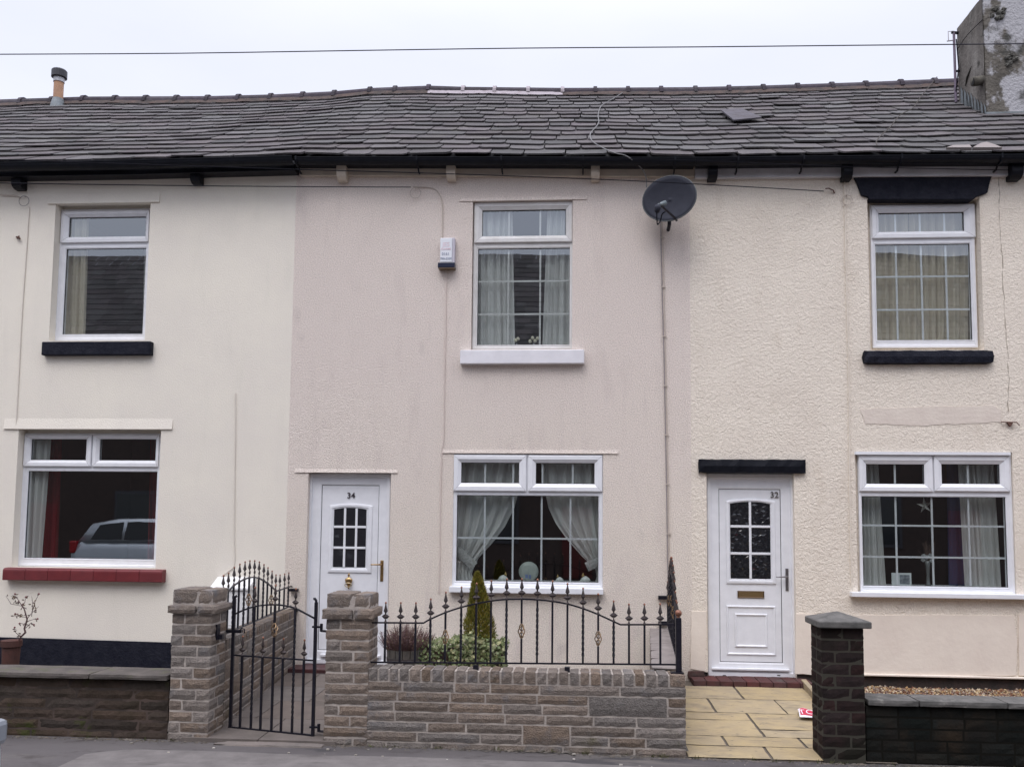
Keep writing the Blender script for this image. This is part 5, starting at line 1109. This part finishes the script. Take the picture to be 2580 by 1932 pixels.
def tied(side, label, seed, m=NET):
    R = random.Random(seed); mb = MB(); Y = .16
    if side < 0: out = lambda v: 1140; inn = lambda v: (1328-20*(v/.6)**2*1.0-130*max(0, (v-.25)/.6)**1.1 if v < .85 else 1328) ; 
    NV = 40
    def edge(v):    # inner edge photo x for v
        if side < 0: P_ = [(0, 1322), (.2, 1312), (.4, 1296), (.55, 1272), (.68, 1240), (.8, 1205), (.86, 1196), (.92, 1188), (1, 1196)]
        else: P_ = [(0, 1362), (.2, 1368), (.4, 1382), (.52, 1400), (.65, 1430), (.78, 1468), (.87, 1500), (.93, 1504), (1, 1496)]
        for (a_, xa_), (b_, xb_) in zip(P_, P_[1:]):
            if v <= b_: return xa_+(xb_-xa_)*(v-a_)/(b_-a_)
    o_ = 1140 if side < 0 else 1526
    def fn(u, v):
        py = 1150+(1472-1150)*v; x0 = at(o_, py, Y).x; x1 = at(edge(v), py, Y).x; pin = 1-.55*math.exp(-((v-.88)/.1)**2)
        return (x0+(x1-x0)*u, Y+.022*pin*sin(2*pi*5*u+1+seed)+.008*sin(2*pi*12*u), at(1330, py, Y).z)
    mb.grid(fn, 80, NV); c_ = tag(obj('tied_curtain', mb, m, smooth=True), label, 'curtain')
    ym = 1410 if side < 0 else 1440; A_ = (1148, 1382, 1195, 1426) if side < 0 else (1478, 1428, 1512, 1412)
    tb = MB(); a_ = at(A_[0], A_[1], Y-.045); b_ = at(A_[2], A_[3], Y-.045); d_ = (b_-a_).normalized(); nn_ = Vector((-d_.z, 0, d_.x))
    tb.grid(lambda u, v: tuple(a_+(b_-a_)*u+nn_*(.10*(v-.5))+Vector((0, -.01*sin(pi*v), 0))), 8, 4); ob = obj('tie_band', tb, mat('embroidered_tieback', (.50, .50, .48), .9, col2=(.25, .25, .25), cs=40), c_); ob.modifiers.new('s', 'SOLIDIFY').thickness = .004
tied(-1, 'white curtain tied back to the left in the lower middle window', 1); tied(1, 'white curtain tied back to the right in the lower middle window', 2)
curtain(K_(2170), K_(2212, 2233), 1160, 1480, .2, 4, NET, 'white net curtain at the left of the lower window above the gravel bed', seed=12)
curtain(K_(2412, 2432), K_(2506, 2524), 1160, 1480, .2, 6, NET, 'wide white net curtain at the right of the lower window above the gravel bed', seed=13)
curtain(K_(2388, 2393), K_(2420, 2436), 1160, 1480, .34, 2, BLUEC, 'navy curtain behind the net in the lower window above the gravel bed', seed=14)
# internal sills carrying the ornaments
def inner_sill(k, xl, xr, y, Yf):
    z = at((xl+xr)/2, y, Yf).z; obj('inner_sill', MB().box(at(xl, y, Yf).x, at(xr, y, Yf).x, Yf+.062, .42, z-.03, z), UPVC, house[k]); return z
zi34 = inner_sill(34, 1146, 1516, 1467, .02); zu34 = inner_sill(34, 1195, 1440, 870.5, .055); zi32 = inner_sill(32, 2168, 2548, 1479, .03); inner_sill(36, 60, 399, 1409, .12); inner_sill(36, 150, 372, 843, .12); inner_sill(32, 2200, 2458, 858, .1)
CER = mat('white_glazed_china', (.72, .74, .72), .2, col2=(.5, .53, .5), cs=30); GREENG = mat('gilded_china', (.38, .27, .10), .35)
c_ = at(1332, 1444, .2); cz_ = zi34+.107; T = tag(obj('display_plate', MB().lathe([(.002, 0), (.06, -.004), (.066, -.008), (.104, -.02), (.107, -.02), (.107, -.014), (.066, .0), (.002, .008)], (0, 0, 0), 36).xf(lambda v: (c_.x+v.x, .17-v.z+.0, cz_+v.y)), mat('pale_green_plate', (.42, .46, .42), .25, col2=(.36, .41, .38), cs=20), smooth=True), 'round pale plate standing on the sill of the lower middle window', 'plate')
obj('painted_motif', MB().box(c_.x-.035, c_.x-.006, .160, .1635, cz_-.07, cz_-.03).box(c_.x+.004, c_.x+.028, .160, .1635, cz_-.075, cz_-.035), mat('blue_motif', (.16, .22, .40), .4), T)
def bird(px, Y, z, s_, label, m=CER, up_=True):
    x = at(px, 1450, Y).x; mb = MB().lathe([(.002, 0), (.03*s_, .004*s_), (.036*s_, .02*s_), (.026*s_, .04*s_), (.012*s_, .052*s_), (.002, .056*s_)], (x, Y, z), 14, 1.25, .8); T = tag(obj('china_bird', mb, m, smooth=True), label, 'ornament', 'small ornaments on the sills')
    obj('head', MB().lathe([(.002, 0), (.011*s_, .006*s_), (.012*s_, .014*s_), (.005*s_, .024*s_), (.001, .036*s_)], (x+.02*s_*(1 if up_ else -1), Y, z+.048*s_), 10), GREENG, T, smooth=True)
    obj('tail', MB().tube([(x-.03*s_, Y, z+.02*s_), (x-.055*s_, Y, z+.006*s_)], [.01*s_, .004*s_], 6), m, T)
bird(1268, .14, zi34, 1.25, 'small white and gold china bird left of the plate'); bird(1410, .14, zi34, 1.0, 'small low china bird right of the plate', up_=False); bird(1475, .14, zi34, 1.25, 'small upright china bird near the right of the lower middle window', up_=False)
for px, n_fl, lab in ((1302, 2, 'small cream flower ornament by the left curtain of the upper middle window'), (1345, 4, 'bunch of cream flowers on the sill of the upper middle window')):
    x = at(px, 855, .13).x; T = thing('flower_ornament', (x, .13, zu34), lab, 'ornament', 'small ornaments on the sills'); R = random.Random(px)
    obj('stand', MB().lathe([(.03, 0), (.024, .01), (.008, .02), (.006, .04)], (x, .13, zu34), 10), mat('clear_glass_base', (.35, .37, .38), .1), T)
    for q in range(n_fl):
        fx, fz = x+(q-(n_fl-1)/2)*.028, zu34+.055+.025*(q % 2)+R.uniform(0, .012); obj('flower', MB().lathe([(.003, -.014), (.016, -.006), (.02, .006), (.014, .02), (.004, .027)], (fx, .13, fz), 9), mat('cream_petal', (.62, .58, .44), .7), T)
# star, vase, picture in the lower right window
c_ = at(2330, 1273, .22); mb = MB(); pts = []
for i in range(10): a_ = pi/2+i*pi/5+.12; r_ = .088 if i % 2 == 0 else .03; pts.append((c_.x+r_*cos(a_), c_.y, c_.z+r_*sin(a_)))
mb.add(pts+[(c_.x, c_.y-.025, c_.z), (c_.x, c_.y+.025, c_.z)], [(i, (i+1) % 10, 10) for i in range(10)]+[((i+1) % 10, i, 11) for i in range(10)]); T = tag(obj('star_ornament', mb, mat('silver_star', (.55, .54, .50), .3, .8)), 'silver five-pointed star hanging in the lower right window', 'ornament')
zt_ = at(2330, 1160, .22).z; obj('thread', MB().tube([(c_.x, c_.y, c_.z+.08), (c_.x, c_.y, zt_)], .0012, 4), CABLE_G, T)
x = at(2272, 1462, .15).x; T = thing('picture_frame', (x, .15, zi32), 'small white framed picture on the sill of the lower right window', 'picture frame')
obj('frame', MB().box(x-.1, x+.1, .15, .165, zi32, zi32+.135), mat('white_picture_frame', (.70, .74, .74), .4), T, bevel=.004); obj('picture', MB().box(x-.02, x+.08, .1470, .1505, zi32+.02, zi32+.115), mat('grey_photo_print', (.30, .33, .36), .5, col2=(.10, .12, .14), cs=18, ramp=(.4, .6)), T)
x = at(2338, 1450, .24).x; T = thing('glass_vase', (x, .24, zi32), 'tall thin glass vase with dried flowers in the lower right window', 'vase')
obj('vase', MB().lathe([(.035, 0), (.02, .02), (.014, .1), (.02, .2), (.035, .26)], (x, .24, zi32), 12), mat('smoky_glass', (.16, .17, .17), .08), T, smooth=True); mb = MB(); R = random.Random(4)
for i in range(26):
    a_ = R.uniform(0, 6.28); L2 = R.uniform(.10, .22); e_ = Vector((x+.10*R.random()*cos(a_), .24+.05*sin(a_), zi32+.26+L2)); mb.tube([(x, .24, zi32+.22), ((x+e_.x)/2, .24, zi32+.27+L2*.4), e_], .002, 4)
obj('stems', mb, mat('dried_stem', (.14, .09, .07), .9), T); mb = MB()
for i in range(7): a_ = i*.9; q = Vector((x+.05*cos(a_), .23+.02*sin(a_), zi32+.29+.03*sin(a_*2))); mb.lathe([(.003, -.02), (.022, -.006), (.024, .008), (.006, .02)], q, 7)
obj('flowers', mb, mat('faded_white_petals', (.36, .38, .38), .7), T)

# ------------------------------------------------------------ plants
def leafmat(name, cols, rough=.6, tr=.2):
    m = bpy.data.materials.new(name); m.use_nodes = True; t = m.node_tree; b_ = t.nodes['Principled BSDF']; gi = N(t, 'ShaderNodeNewGeometry'); rp = N(t, 'ShaderNodeValToRGB')
    for i, c_ in enumerate(cols):
        e_ = rp.color_ramp.elements[i] if i < 2 else rp.color_ramp.elements.new(.5); e_.position = i/(len(cols)-1); e_.color = (*c_, 1)
    t.links.new(gi.outputs['Random Per Island'], rp.inputs[0]); t.links.new(rp.outputs[0], b_.inputs['Base Color']); b_.inputs['Roughness'].default_value = rough; return m
YG = -1.15
# conifer
cb_ = at(1212, 1660, YG); base = Vector((at(1210, 1615, YG).x, YG, pz(YG)+.22)); apex = at(1203, 1443, YG); zb0 = at(1210, 1640, YG).z; hw = (at(1252, 1600, YG).x-at(1168, 1600, YG).x)/2*1.12
T = thing('conifer', (base.x, YG, pz(YG)), 'small pointed golden green conifer behind the front railing', 'conifer')
obj('trunk', MB().tube([(base.x, YG, pz(YG)+.1), (base.x-.01, YG, zb0+.1), (apex.x, YG, apex.z-.12)], [.018, .014, .005], 6), mat('conifer_bark', (.08, .05, .035), .9), T)
mb = MB(); R = random.Random(3); Hc = apex.z-zb0
for i in range(9500):
    t_ = R.random()**.8; prof = (1-t_)**.62*(1-.25*math.exp(-((t_)/.08)**2)); a_ = R.uniform(0, 2*pi); lob = 1+.22*mnoise.noise(Vector((cos(a_)*1.6, sin(a_)*1.6, t_*7))); r_ = hw*prof*lob*(R.random()**.35)
    c_ = Vector((base.x+(apex.x-base.x)*t_+r_*cos(a_), YG+r_*sin(a_)*.9, zb0+Hc*t_)); d_ = Vector((cos(a_)*.45+R.gauss(0, .25), sin(a_)*.45+R.gauss(0, .25), 1)).normalized(); L2 = R.uniform(.018, .042)*(1 if t_ < .9 else .8)
    s_ = d_.cross(Vector((R.random()-.5, R.random()-.5, R.random()-.5))).normalized()*R.uniform(.003, .007); mb.add([c_-s_, c_+s_, c_+d_*L2], [(0, 1, 2)])
obj('foliage', mb, leafmat('golden_conifer_needle', [(.065, .08, .012), (.18, .175, .022), (.26, .18, .028)]), T)
# tubs
def half_barrel(px, yt, Y, label):
    a_ = at(px[0], yt, Y).x; b_ = at(px[1], yt, Y).x; c_ = ((a_+b_)/2, Y); r_ = (b_-a_)/2; z0 = pz(Y); z1 = at(px[0]+20, yt, Y-r_).z
    T = thing('wooden_tub', (c_[0], Y, z0), label, 'planter'); mb = MB(); n = 16
    for i in range(n):
        t0, t1 = 2*pi*i/n+.02, 2*pi*(i+1)/n-.02; vs = []
        for (rr_, z) in ((r_*.86, z0), (r_, z1), (r_-.02, z1), (r_*.86-.02, z0)):
            vs += [(c_[0]+rr_*cos(t0), Y+rr_*sin(t0), z), (c_[0]+rr_*cos(t1), Y+rr_*sin(t1), z)]
        mb.add(vs, [(0, 1, 3, 2), (2, 3, 5, 4), (4, 5, 7, 6), (6, 7, 1, 0), (0, 2, 4, 6), (7, 5, 3, 1)])
    obj('staves', mb, WOOD, T); mb = MB()
    for f_ in (.25, .8): mb.lathe([(r_*(.86+.14*f_)+.004, z0+(z1-z0)*f_-.015), (r_*(.86+.14*f_)+.006, z0+(z1-z0)*f_+.015)], (c_[0], Y, 0), 24)
    obj('hoop', mb, mat('rusty_hoop', (.06, .05, .05), .7, .3), T); obj('soil', MB().lathe([(r_*.9, z1-.06), (r_*.9, z1-.03)], (c_[0], Y, 0), 20), mat('potting_soil', (.03, .022, .016), .95), T); return c_, r_, z1
c_, r_, z1 = half_barrel((975, 1072), 1640, YG-.1, 'weathered wooden tub of brown heather beside the right gate pillar')
T = thing('heather', (c_[0], c_[1], z1-.04), 'bushy purple-brown heather growing in the wooden tub', 'plant'); mb = MB(); R = random.Random(9)
for i in range(650):
    a_ = R.uniform(0, 2*pi); q = R.random()**.5; tilt = q*.9; L2 = R.uniform(.16, .30)*(1-.25*q); b0 = Vector((c_[0]+r_*.6*q*cos(a_), c_[1]+r_*.6*q*sin(a_), z1-.05)); d_ = Vector((sin(tilt)*cos(a_)+R.gauss(0, .12), sin(tilt)*sin(a_), cos(tilt))).normalized()
    p1_ = b0+d_*L2*.6+Vector((R.gauss(0, .012), R.gauss(0, .012), 0)); p2_ = p1_+(d_+Vector((0, 0, .5))).normalized()*L2*.5
    mb.tube([b0, p1_, p2_], [.0025, .002, .001], 3)
    for j in range(11):
        u = j/11; pp = p1_.lerp(p2_, u) if u > .3 else b0.lerp(p1_, .6+u); s_ = Vector((R.gauss(0, .008), R.gauss(0, .008), R.uniform(.002, .012))); w_ = Vector((R.gauss(0, .003), R.gauss(0, .003), 0)); mb.add([pp-w_, pp+w_, pp+s_], [(0, 1, 2)])
obj('sprigs', mb, leafmat('dry_heather', [(.075, .045, .05), (.18, .095, .10), (.115, .08, .035)], .8), T)
# second planter, ivy
YI = YG+.02; a_, b_ = at(1062, 1650, YI).x, at(1272, 1650, YI).x; z0 = pz(YI); z1 = at(1150, 1640, YI-.15).z
T = thing('planter_trough', ((a_+b_)/2, YI, z0), 'long dark trough hidden under variegated ivy below the conifer', 'planter'); mb = MB()
for i in range(3): mb.box(a_+.01, b_-.01, YI-.15, YI-.13, z0+(z1-z0)*i/3+.004, z0+(z1-z0)*(i+1)/3-.004).box(a_+.01, b_-.01, YI+.13, YI+.15, z0+(z1-z0)*i/3+.004, z0+(z1-z0)*(i+1)/3-.004)
mb.box(a_, a_+.02, YI-.152, YI+.152, z0, z1).box(b_-.02, b_, YI-.152, YI+.152, z0, z1); obj('boards', mb, mat('dark_stained_board', (.055, .03, .025), .7, col2=(.03, .02, .018), cs=8), T); obj('soil', MB().box(a_+.025, b_-.025, YI-.125, YI+.125, z0, z1-.03), mat('potting_soil', (.03, .022, .016), .95), T)
T = thing('ivy', ((a_+b_)/2, YI, z1-.03), 'cream-edged variegated ivy spilling over the trough under the conifer', 'plant'); mb = MB(); mb2 = MB(); R = random.Random(11); stem = MB()
for i in range(2600):
    u = R.random(); x = a_-.03+(b_-a_+.06)*u; top = z1+.055+.075*max(0, 1-abs((u-.62)/.35))+.02*mnoise.noise(Vector((x*9, 0, 0))); fr_ = R.random()
    if fr_ < .62: c0 = Vector((x, YI-.16-.04*R.random()-.02, z0+(top-z0)*R.uniform(.1, 1))); n0 = Vector((R.gauss(0, .5), -1, R.gauss(.3, .4))).normalized()
    else: c0 = Vector((x, YI-.17+.3*R.random(), top-.01+.02*R.gauss(0, 1))); n0 = Vector((R.gauss(0, .5), R.gauss(-.5, .4), 1)).normalized()
    if u < .42 and fr_ < .6 and R.random() < .35: continue
    s_ = R.uniform(.010, .022)*(.75 if u < .42 else 1.0); c0 = c0+n0*abs(R.gauss(0, .018)); t1 = n0.cross(Vector((R.random()-.5, R.random()-.5, R.random()-.5))).normalized(); t2 = n0.cross(t1)
    shape = [(0, -1), (.75, -.75), (.62, -.1), (1, .25), (.38, .35), (0, 1.15), (-.38, .35), (-1, .25), (-.62, -.1), (-.75, -.75)]
    mb.add([c0+t1*(p*s_)+t2*(q*s_)+n0*(.15*s_*(abs(p))) for p, q in shape], [tuple(range(10))]); mb2.add([c0+n0*.0015+t1*(p*s_*.66)+t2*(q*s_*.72) for p, q in shape], [tuple(range(10))])
for i in range(30):
    x = R.uniform(a_, b_); stem.tube([(x, YI-.1, z1-.03), (x+R.gauss(0, .03), YI-.17, z1), (x+R.gauss(0, .05), YI-.17, z0+R.uniform(.02, .15))], .002, 3)
obj('leaf_margins', mb, leafmat('cream_ivy_margin', [(.20, .21, .08), (.05, .07, .02), (.34, .32, .16)]), T); obj('leaf_centres', mb2, leafmat('green_ivy_centre', [(.07, .12, .03), (.13, .19, .07), (.05, .08, .025)]), T); obj('stems', stem, mat('ivy_stem', (.10, .05, .035), .8), T)
# bare rose shrub in terracotta pot (36)
YB = -2.2
def Q3(zx, zy): return at(zx/3.51, 1460+zy/3.51, YB)
pp0 = at(26, 1676, YB); T = thing('terracotta_pot', (pp0.x, YB, .04), 'terracotta pot behind the mossy wall at far left', 'plant pot')
zt = at(26, 1612, YB).z; r_ = .075; obj('pot', MB().lathe([(r_*.7, .04), (r_*.95, zt-.05), (r_*1.1, zt-.05), (r_*1.1, zt), (r_*.95, zt)], (pp0.x, YB, 0), 20), TERRA, T)
T = thing('rose_shrub', (Q3(60, 750).x, YB, zt-.1), 'bare twiggy rose shrub leaning up from the pot at far left', 'shrub'); mb = MB(); lf = MB(); hp = MB(); R = random.Random(6)
main = [(60, 760), (110, 650), (180, 510), (225, 465), (215, 430), (240, 350), (215, 260), (175, 200), (150, 160)]
mb.tube([Q3(*p) for p in main], [.009, .008, .008, .009, .007, .006, .005, .003, .002], 6)
twigs = [[(180, 510), (150, 450), (140, 420)], [(160, 500), (145, 485)], [(240, 350), (280, 300), (345, 235)], [(240, 330), (275, 260), (285, 200), (280, 145)], [(270, 290), (300, 190), (350, 125)], [(240, 370), (290, 350), (325, 348)], [(215, 430), (270, 380), (288, 400)],
         [(215, 260), (165, 235), (85, 215), (60, 140)], [(175, 200), (130, 195), (115, 205)], [(150, 160), (110, 140), (80, 150)], [(215, 260), (210, 200), (213, 155)], [(235, 330), (190, 330), (150, 300), (115, 305)], [(225, 400), (180, 385), (150, 392)], [(150, 160), (140, 125)], [(228, 300), (195, 320), (130, 322)]]
for tw in twigs:
    P3 = [Q3(*p)+Vector((0, R.gauss(0, .02), 0)) for p in tw]; mb.tube(P3, [.0035]+[.0025]*(len(P3)-2)+[.0015], 4)
    if R.random() < .7: e_ = P3[-1]; hp.lathe([(.001, -.008), (.008, -.003), (.008, .004), (.002, .009)], e_, 7)
    for _ in range(5):
        c0 = P3[-1].lerp(P3[0], R.random()*.8); d1 = Vector((R.gauss(0, 1), R.gauss(0, 1), R.gauss(0, 1))).normalized(); d2 = d1.cross(Vector((0, 1, 0))).normalized(); lf.add([c0, c0+d1*.014+d2*.006, c0+d1*.028, c0+d1*.014-d2*.006], [(0, 1, 2, 3)])
obj('stems', mb, mat('rose_stem', (.07, .032, .032), .7), T); obj('leaves', lf, leafmat('withered_rose_leaf', [(.09, .035, .03), (.10, .07, .03), (.05, .03, .025)]), T); obj('rose_hips', hp, mat('rose_hip', (.13, .025, .03), .5), T)
# leaflet
Yl = ypath(1803); c_ = at(2031, 1803, Yl); mb = MB(); zz = yz(Yl)+.012
q = [at(x, y, ypath(y)) for x, y in ((2011, 1791), (2062, 1790), (2060, 1813), (2015, 1811))]
mb.grid(lambda u, v: tuple((q[3].lerp(q[2], u)).lerp(q[0].lerp(q[1], u), v)+Vector((0, 0, .012+.018*sin(u*5+.5)*v+.008*(1-v)))), 12, 6)
T = tag(obj('leaflet', mb, mat('white_paper', (.74, .72, .76), .6)), 'crumpled red and white leaflet lying on the yellow path', 'leaflet'); T.modifiers.new('s', 'SOLIDIFY').thickness = .001
mb = MB(); mb.grid(lambda u, v: tuple((q[3].lerp(q[2], .07+.93*u)).lerp(q[0].lerp(q[1], .07+.93*u), .22+.74*v)+Vector((0, 0, .0135+.018*sin((.07+.93*u)*5+.5)*(.22+.74*v)+.008*(.78-.74*v)))), 12, 6)
obj('red_print', mb, mat('red_print', (.52, .012, .06), .5), T)
text_mesh('lettering', 'TO', .10, mat('white_print', (.75, .72, .78), .5), T, (c_.x+.006, Yl+.0, zz+.034), .0006, rotx=radians(20), offset=-.001)
mb = MB()
for i in range(26):
    x = rnd.uniform(-3.5, 2.6); y = rnd.uniform(YF-.35, YF-.06); s_ = rnd.uniform(.004, .011); mb.block(x-s_, x+s_*1.3, y-s_, y+s_, gline(x)-.002, gline(x)+s_, .001, .01, .001)
tag(obj('litter_crumbs', mb, mat('pale_grit', (.28, .26, .23), .9, island=.4)), 'bits of grit and litter on the pavement', 'grit', kind='stuff')

# ------------------------------------------------------------ parked cars and the terrace across the street (seen in the window reflections)
def car(loc, heading, paint, label, flip=1, sc=1.0):
    T = thing('parked_car', loc, label, 'car'); c, s_ = cos(heading), sin(heading); O_ = Vector(loc)
    tr = lambda v: (O_.x+sc*(v.x*c-v.y*s_*flip), O_.y+sc*(v.x*s_+v.y*c*flip), O_.z+v.z*sc)
    st = [(-2.0, .34, .62, .66, .60), (-1.97, .26, .70, .86, .74), (-1.75, .2, .78, .98, .82), (-1.3, .2, .82, 1.0, .84), (-.6, .2, .82, 1.0, .85), (.4, .2, .82, .98, .85), (1.1, .2, .78, .92, .84), (1.7, .22, .70, .80, .80), (1.93, .28, .62, .68, .70), (1.99, .36, .55, .60, .55)]
    mb = MB(); K = 12
    for x, zb, zs, zt, hw in st:
        for (yy, z) in ((-hw*.86, zb), (-hw, zb+.12), (-hw*1.01, (zb+zs)/2), (-hw, zs), (-hw*.9, zt-.02), (-hw*.55, zt), (hw*.55, zt), (hw*.9, zt-.02), (hw, zs), (hw*1.01, (zb+zs)/2), (hw, zb+.12), (hw*.86, zb)): mb.v.append(Vector((x, yy, z)))
    n = len(st)
    for i in range(n-1):
        for j in range(K): mb.f.append((i*K+j, i*K+(j+1) % K, (i+1)*K+(j+1) % K, (i+1)*K+j))
    mb.f.append(tuple(range(K))); mb.f.append(tuple((n-1)*K+K-1-j for j in range(K)))
    body = obj('body', mb.xf(tr), paint, T, smooth=True)
    mb = MB(); gh = [(-1.85, .95, .95, .70, .70), (-1.62, .95, 1.36, .78, .60), (-1.0, .97, 1.47, .80, .62), (-.2, .97, 1.48, .80, .62), (.35, .97, 1.42, .80, .60), (1.0, .90, .93, .76, .72)]
    for x, zb, zt, hb, ht in gh:
        for (yy, z) in ((-hb, zb), (-ht, zt-.04), (-ht*.85, zt), (ht*.85, zt), (ht, zt-.04), (hb, zb)): mb.v.append(Vector((x, yy, z)))
    for i in range(5):
        for j in range(6): mb.f.append((i*6+j, i*6+(j+1) % 6, (i+1)*6+(j+1) % 6, (i+1)*6+j))
    obj('roof', mb.xf(tr), paint, T, smooth=True)
    wg = MB()
    for sd_ in (-1, 1):
        for poly in (((-1.5, 1.02), (-1.38, 1.33), (-.85, 1.40), (-.82, 1.02)), ((-.76, 1.02), (-.78, 1.40), (-.02, 1.40), (.0, 1.02)), ((.06, 1.02), (.04, 1.39), (.32, 1.36), (.78, 1.01))):
            f = lambda z: (.80-(z-.97)/.46*.18)*1.012
            wg.add([(x, sd_*f(z), z) for x, z in poly], [(0, 1, 2, 3) if sd_ > 0 else (3, 2, 1, 0)])
    wg.add([(-1.83, -.56, 1.02), (-1.83, .56, 1.02), (-1.66, .5, 1.33), (-1.66, -.5, 1.33)], [(0, 3, 2, 1)]); wg.add([(.98, -.6, .97), (.98, .6, .97), (.45, .52, 1.40), (.45, -.52, 1.40)], [(0, 1, 2, 3)])
    obj('windows', wg.xf(tr), mat('dark_car_glass', (.01, .012, .014), .04), T)
    for x in (-1.25, 1.28):
        for sd_ in (-1, 1):
            wh = obj('wheel', MB().lathe([(.2, -.1), (.30, -.1), (.31, -.07), (.31, .07), (.30, .1), (.2, .1)], (0, 0, 0), 28).xf(lambda v: (x+v.x, sd_*.76+v.z, .31+v.y)).xf(tr), mat('tyre_rubber', (.02, .02, .02), .8), T, smooth=False)
            obj('rim', MB().lathe([(.02, .09), (.1, .1), (.2, .085), (.205, -.05)], (0, 0, 0), 20).xf(lambda v: (x+v.x, sd_*(.76+v.z), .31+v.y)).xf(tr), mat('alloy_rim', (.4, .4, .42), .35, .8), wh)
    for sd_ in (-1, 1):
        obj('tail_light', MB().box(-1.99, -1.84, sd_*.55, sd_*.79, .72, .98).xf(tr), mat('red_lens', (.35, .01, .015), .2), T, bevel=.03); obj('headlight', MB().box(1.78, 1.95, sd_*.48, sd_*.74, .56, .70).xf(tr), mat('clear_lens', (.22, .24, .27), .2), T, bevel=.03)
        obj('wing_mirror', MB().box(.62, .76, sd_*.86, sd_*1.0, .98, 1.10).xf(tr), paint, T, bevel=.03)
    return T
SILV = mat('silver_blue_car_paint', (.52, .56, .60), .3, .4)
ROADZ = -.12
car((-5.085, -5.35, ROADZ), 0, SILV, 'pale silver car just showing at the left edge of the photo', 1)
xr_ = at(300, 1330, 0); dirx = (xr_.x-CX)/9.4; car((CX+dirx*(9.4+12.9)+1.2, -13.3, ROADZ), 0, SILV, 'silver hatchback parked across the street, mirrored in the lower left window', 1, 1.2)
# opposite terrace
OY = -17.0; TT = thing('terraced_house', (-6, OY, -.1), 'dark brick terrace across the street, seen only as a reflection in the windows', 'house'); 
OB = mat('sooty_brick', (.075, .052, .045), .9, col2=(.05, .038, .034), cs=6, bump=.4, bs=20); obj('wall', MB().box(-34, 26, OY-8, OY, -.12, 7.0), OB, TT)
mb = MB(); R = random.Random(2)
for i in range(18):
    s0, s1 = i/18, (i+1)/18+.01; x = -34.5
    while x < 26.5:
        wd = R.uniform(.3, .55); hf = lambda X: 11.05+.25*mnoise.noise(Vector((X*.25, 1, 0)))+.012*X*-1; f3 = lambda X, s_, h_: (X, OY+.3-4.3*s_, 6.95+(hf(X)-6.95)*s_+h_)
        mb.add([f3(x, s0, .03), f3(x+wd-.01, s0, .03), f3(x+wd-.01, s1, .0), f3(x, s1, .0), f3(x, s0, 0), f3(x+wd-.01, s0, 0)], [(1, 0, 3, 2), (0, 1, 5, 4)]); x += wd
rf = obj('roof', mb, SLATE, TT); mb = MB(); mb.grid(lambda u, v: (-34+60*u, OY-4.0-4.3*v, 10.9-3.6*v), 2, 2); mb.grid(lambda u, v: (-34+60*u, OY+.25-4.25*v, 6.85+3.95*v), 2, 2); obj('roof_underlay', mb, FELT, TT)
obj('chimney', MB().box(-20.3, -19.2, OY-4.6, OY-3.6, 8.5, 12.2), OB, rf); obj('chimney', MB().box(7.2, 8.4, OY-4.6, OY-3.6, 8.5, 11.8), OB, rf)
for i in range(10):
    x = -31+i*5.6; w_ = obj('window', MB().box(x, x+1.1, OY, OY+.03, 4.4, 5.9), mat('far_dark_frame', (.06, .06, .07), .5), TT); obj('pane', MB().box(x+.08, x+1.02, OY+.03, OY+.04, 4.5, 5.8), mat('far_dark_pane', (.03, .035, .04), .05), w_)
    w_ = obj('window', MB().box(x-.2, x+1.3, OY, OY+.03, 1.0, 2.5), mat('far_dark_frame', (.06, .06, .07), .5), TT); obj('pane', MB().box(x-.12, x+1.22, OY+.03, OY+.04, 1.1, 2.4), mat('far_dark_pane', (.03, .035, .04), .05), w_)
    d_ = obj('door', MB().box(x+2.6, x+3.5, OY, OY+.04, .0, 2.1), mat('far_door_paint', (.10, .02, .02), .4), TT)

# dirt and weeds where the garden walls meet the pavement
mb = MB()
xs0, xs1 = pa[0]-1.6, pillar_r+1.4
for i in range(900):
    x = rnd.uniform(xs0, xs1); y = YF-.006-abs(rnd.gauss(0, .03))
    if pa[1]+.02 < x < pb[0]-.02: continue
    r_ = rnd.uniform(.004, .014)*(1.4 if abs(y-YF) < .02 else .8); c_ = Vector((x, y, gline(x)+.001)); k_ = rnd.uniform(.8, 2.2)
    mb.add([c_+Vector((q[0]*r_*k_, q[1]*r_, q[2]*r_*.6)) for q in ((1,0,0),(.3,1,0),(-1,.4,0),(-.4,-1,0),(.1,0,1))], [(0,1,4),(1,2,4),(2,3,4),(3,0,4)])
tag(obj('wall_base_dirt', mb, mat('soil_crumbs', (.07, .06, .05), .95, col2=(.12, .105, .09), cs=30, island=.4)), 'line of dirt and crumbs where the walls meet the pavement', 'dirt', kind='stuff')
mb = MB(); R = random.Random(77)
for i in range(34):
    x = R.uniform(xs0, xs1)
    if pa[1] < x < pb[0]: continue
    for j in range(R.randint(4, 12)):
        c0 = Vector((x+R.gauss(0, .012), YF-.01-abs(R.gauss(0, .008)), gline(x))); d_ = Vector((R.gauss(0, .5), -abs(R.gauss(0, .5)), 1)).normalized(); L2 = R.uniform(.012, .04); s_ = Vector((R.gauss(0, 1), R.gauss(0, 1), 0)).normalized()*.003
        mb.add([c0-s_, c0+s_, c0+d_*L2*.6+s_*1.2, c0+d_*L2], [(0, 1, 2, 3)])
tag(obj('weeds', mb, leafmat('weed_green', [(.05, .07, .02), (.09, .10, .03), (.12, .10, .05)])), 'small weeds growing along the foot of the walls', 'weeds', kind='stuff')
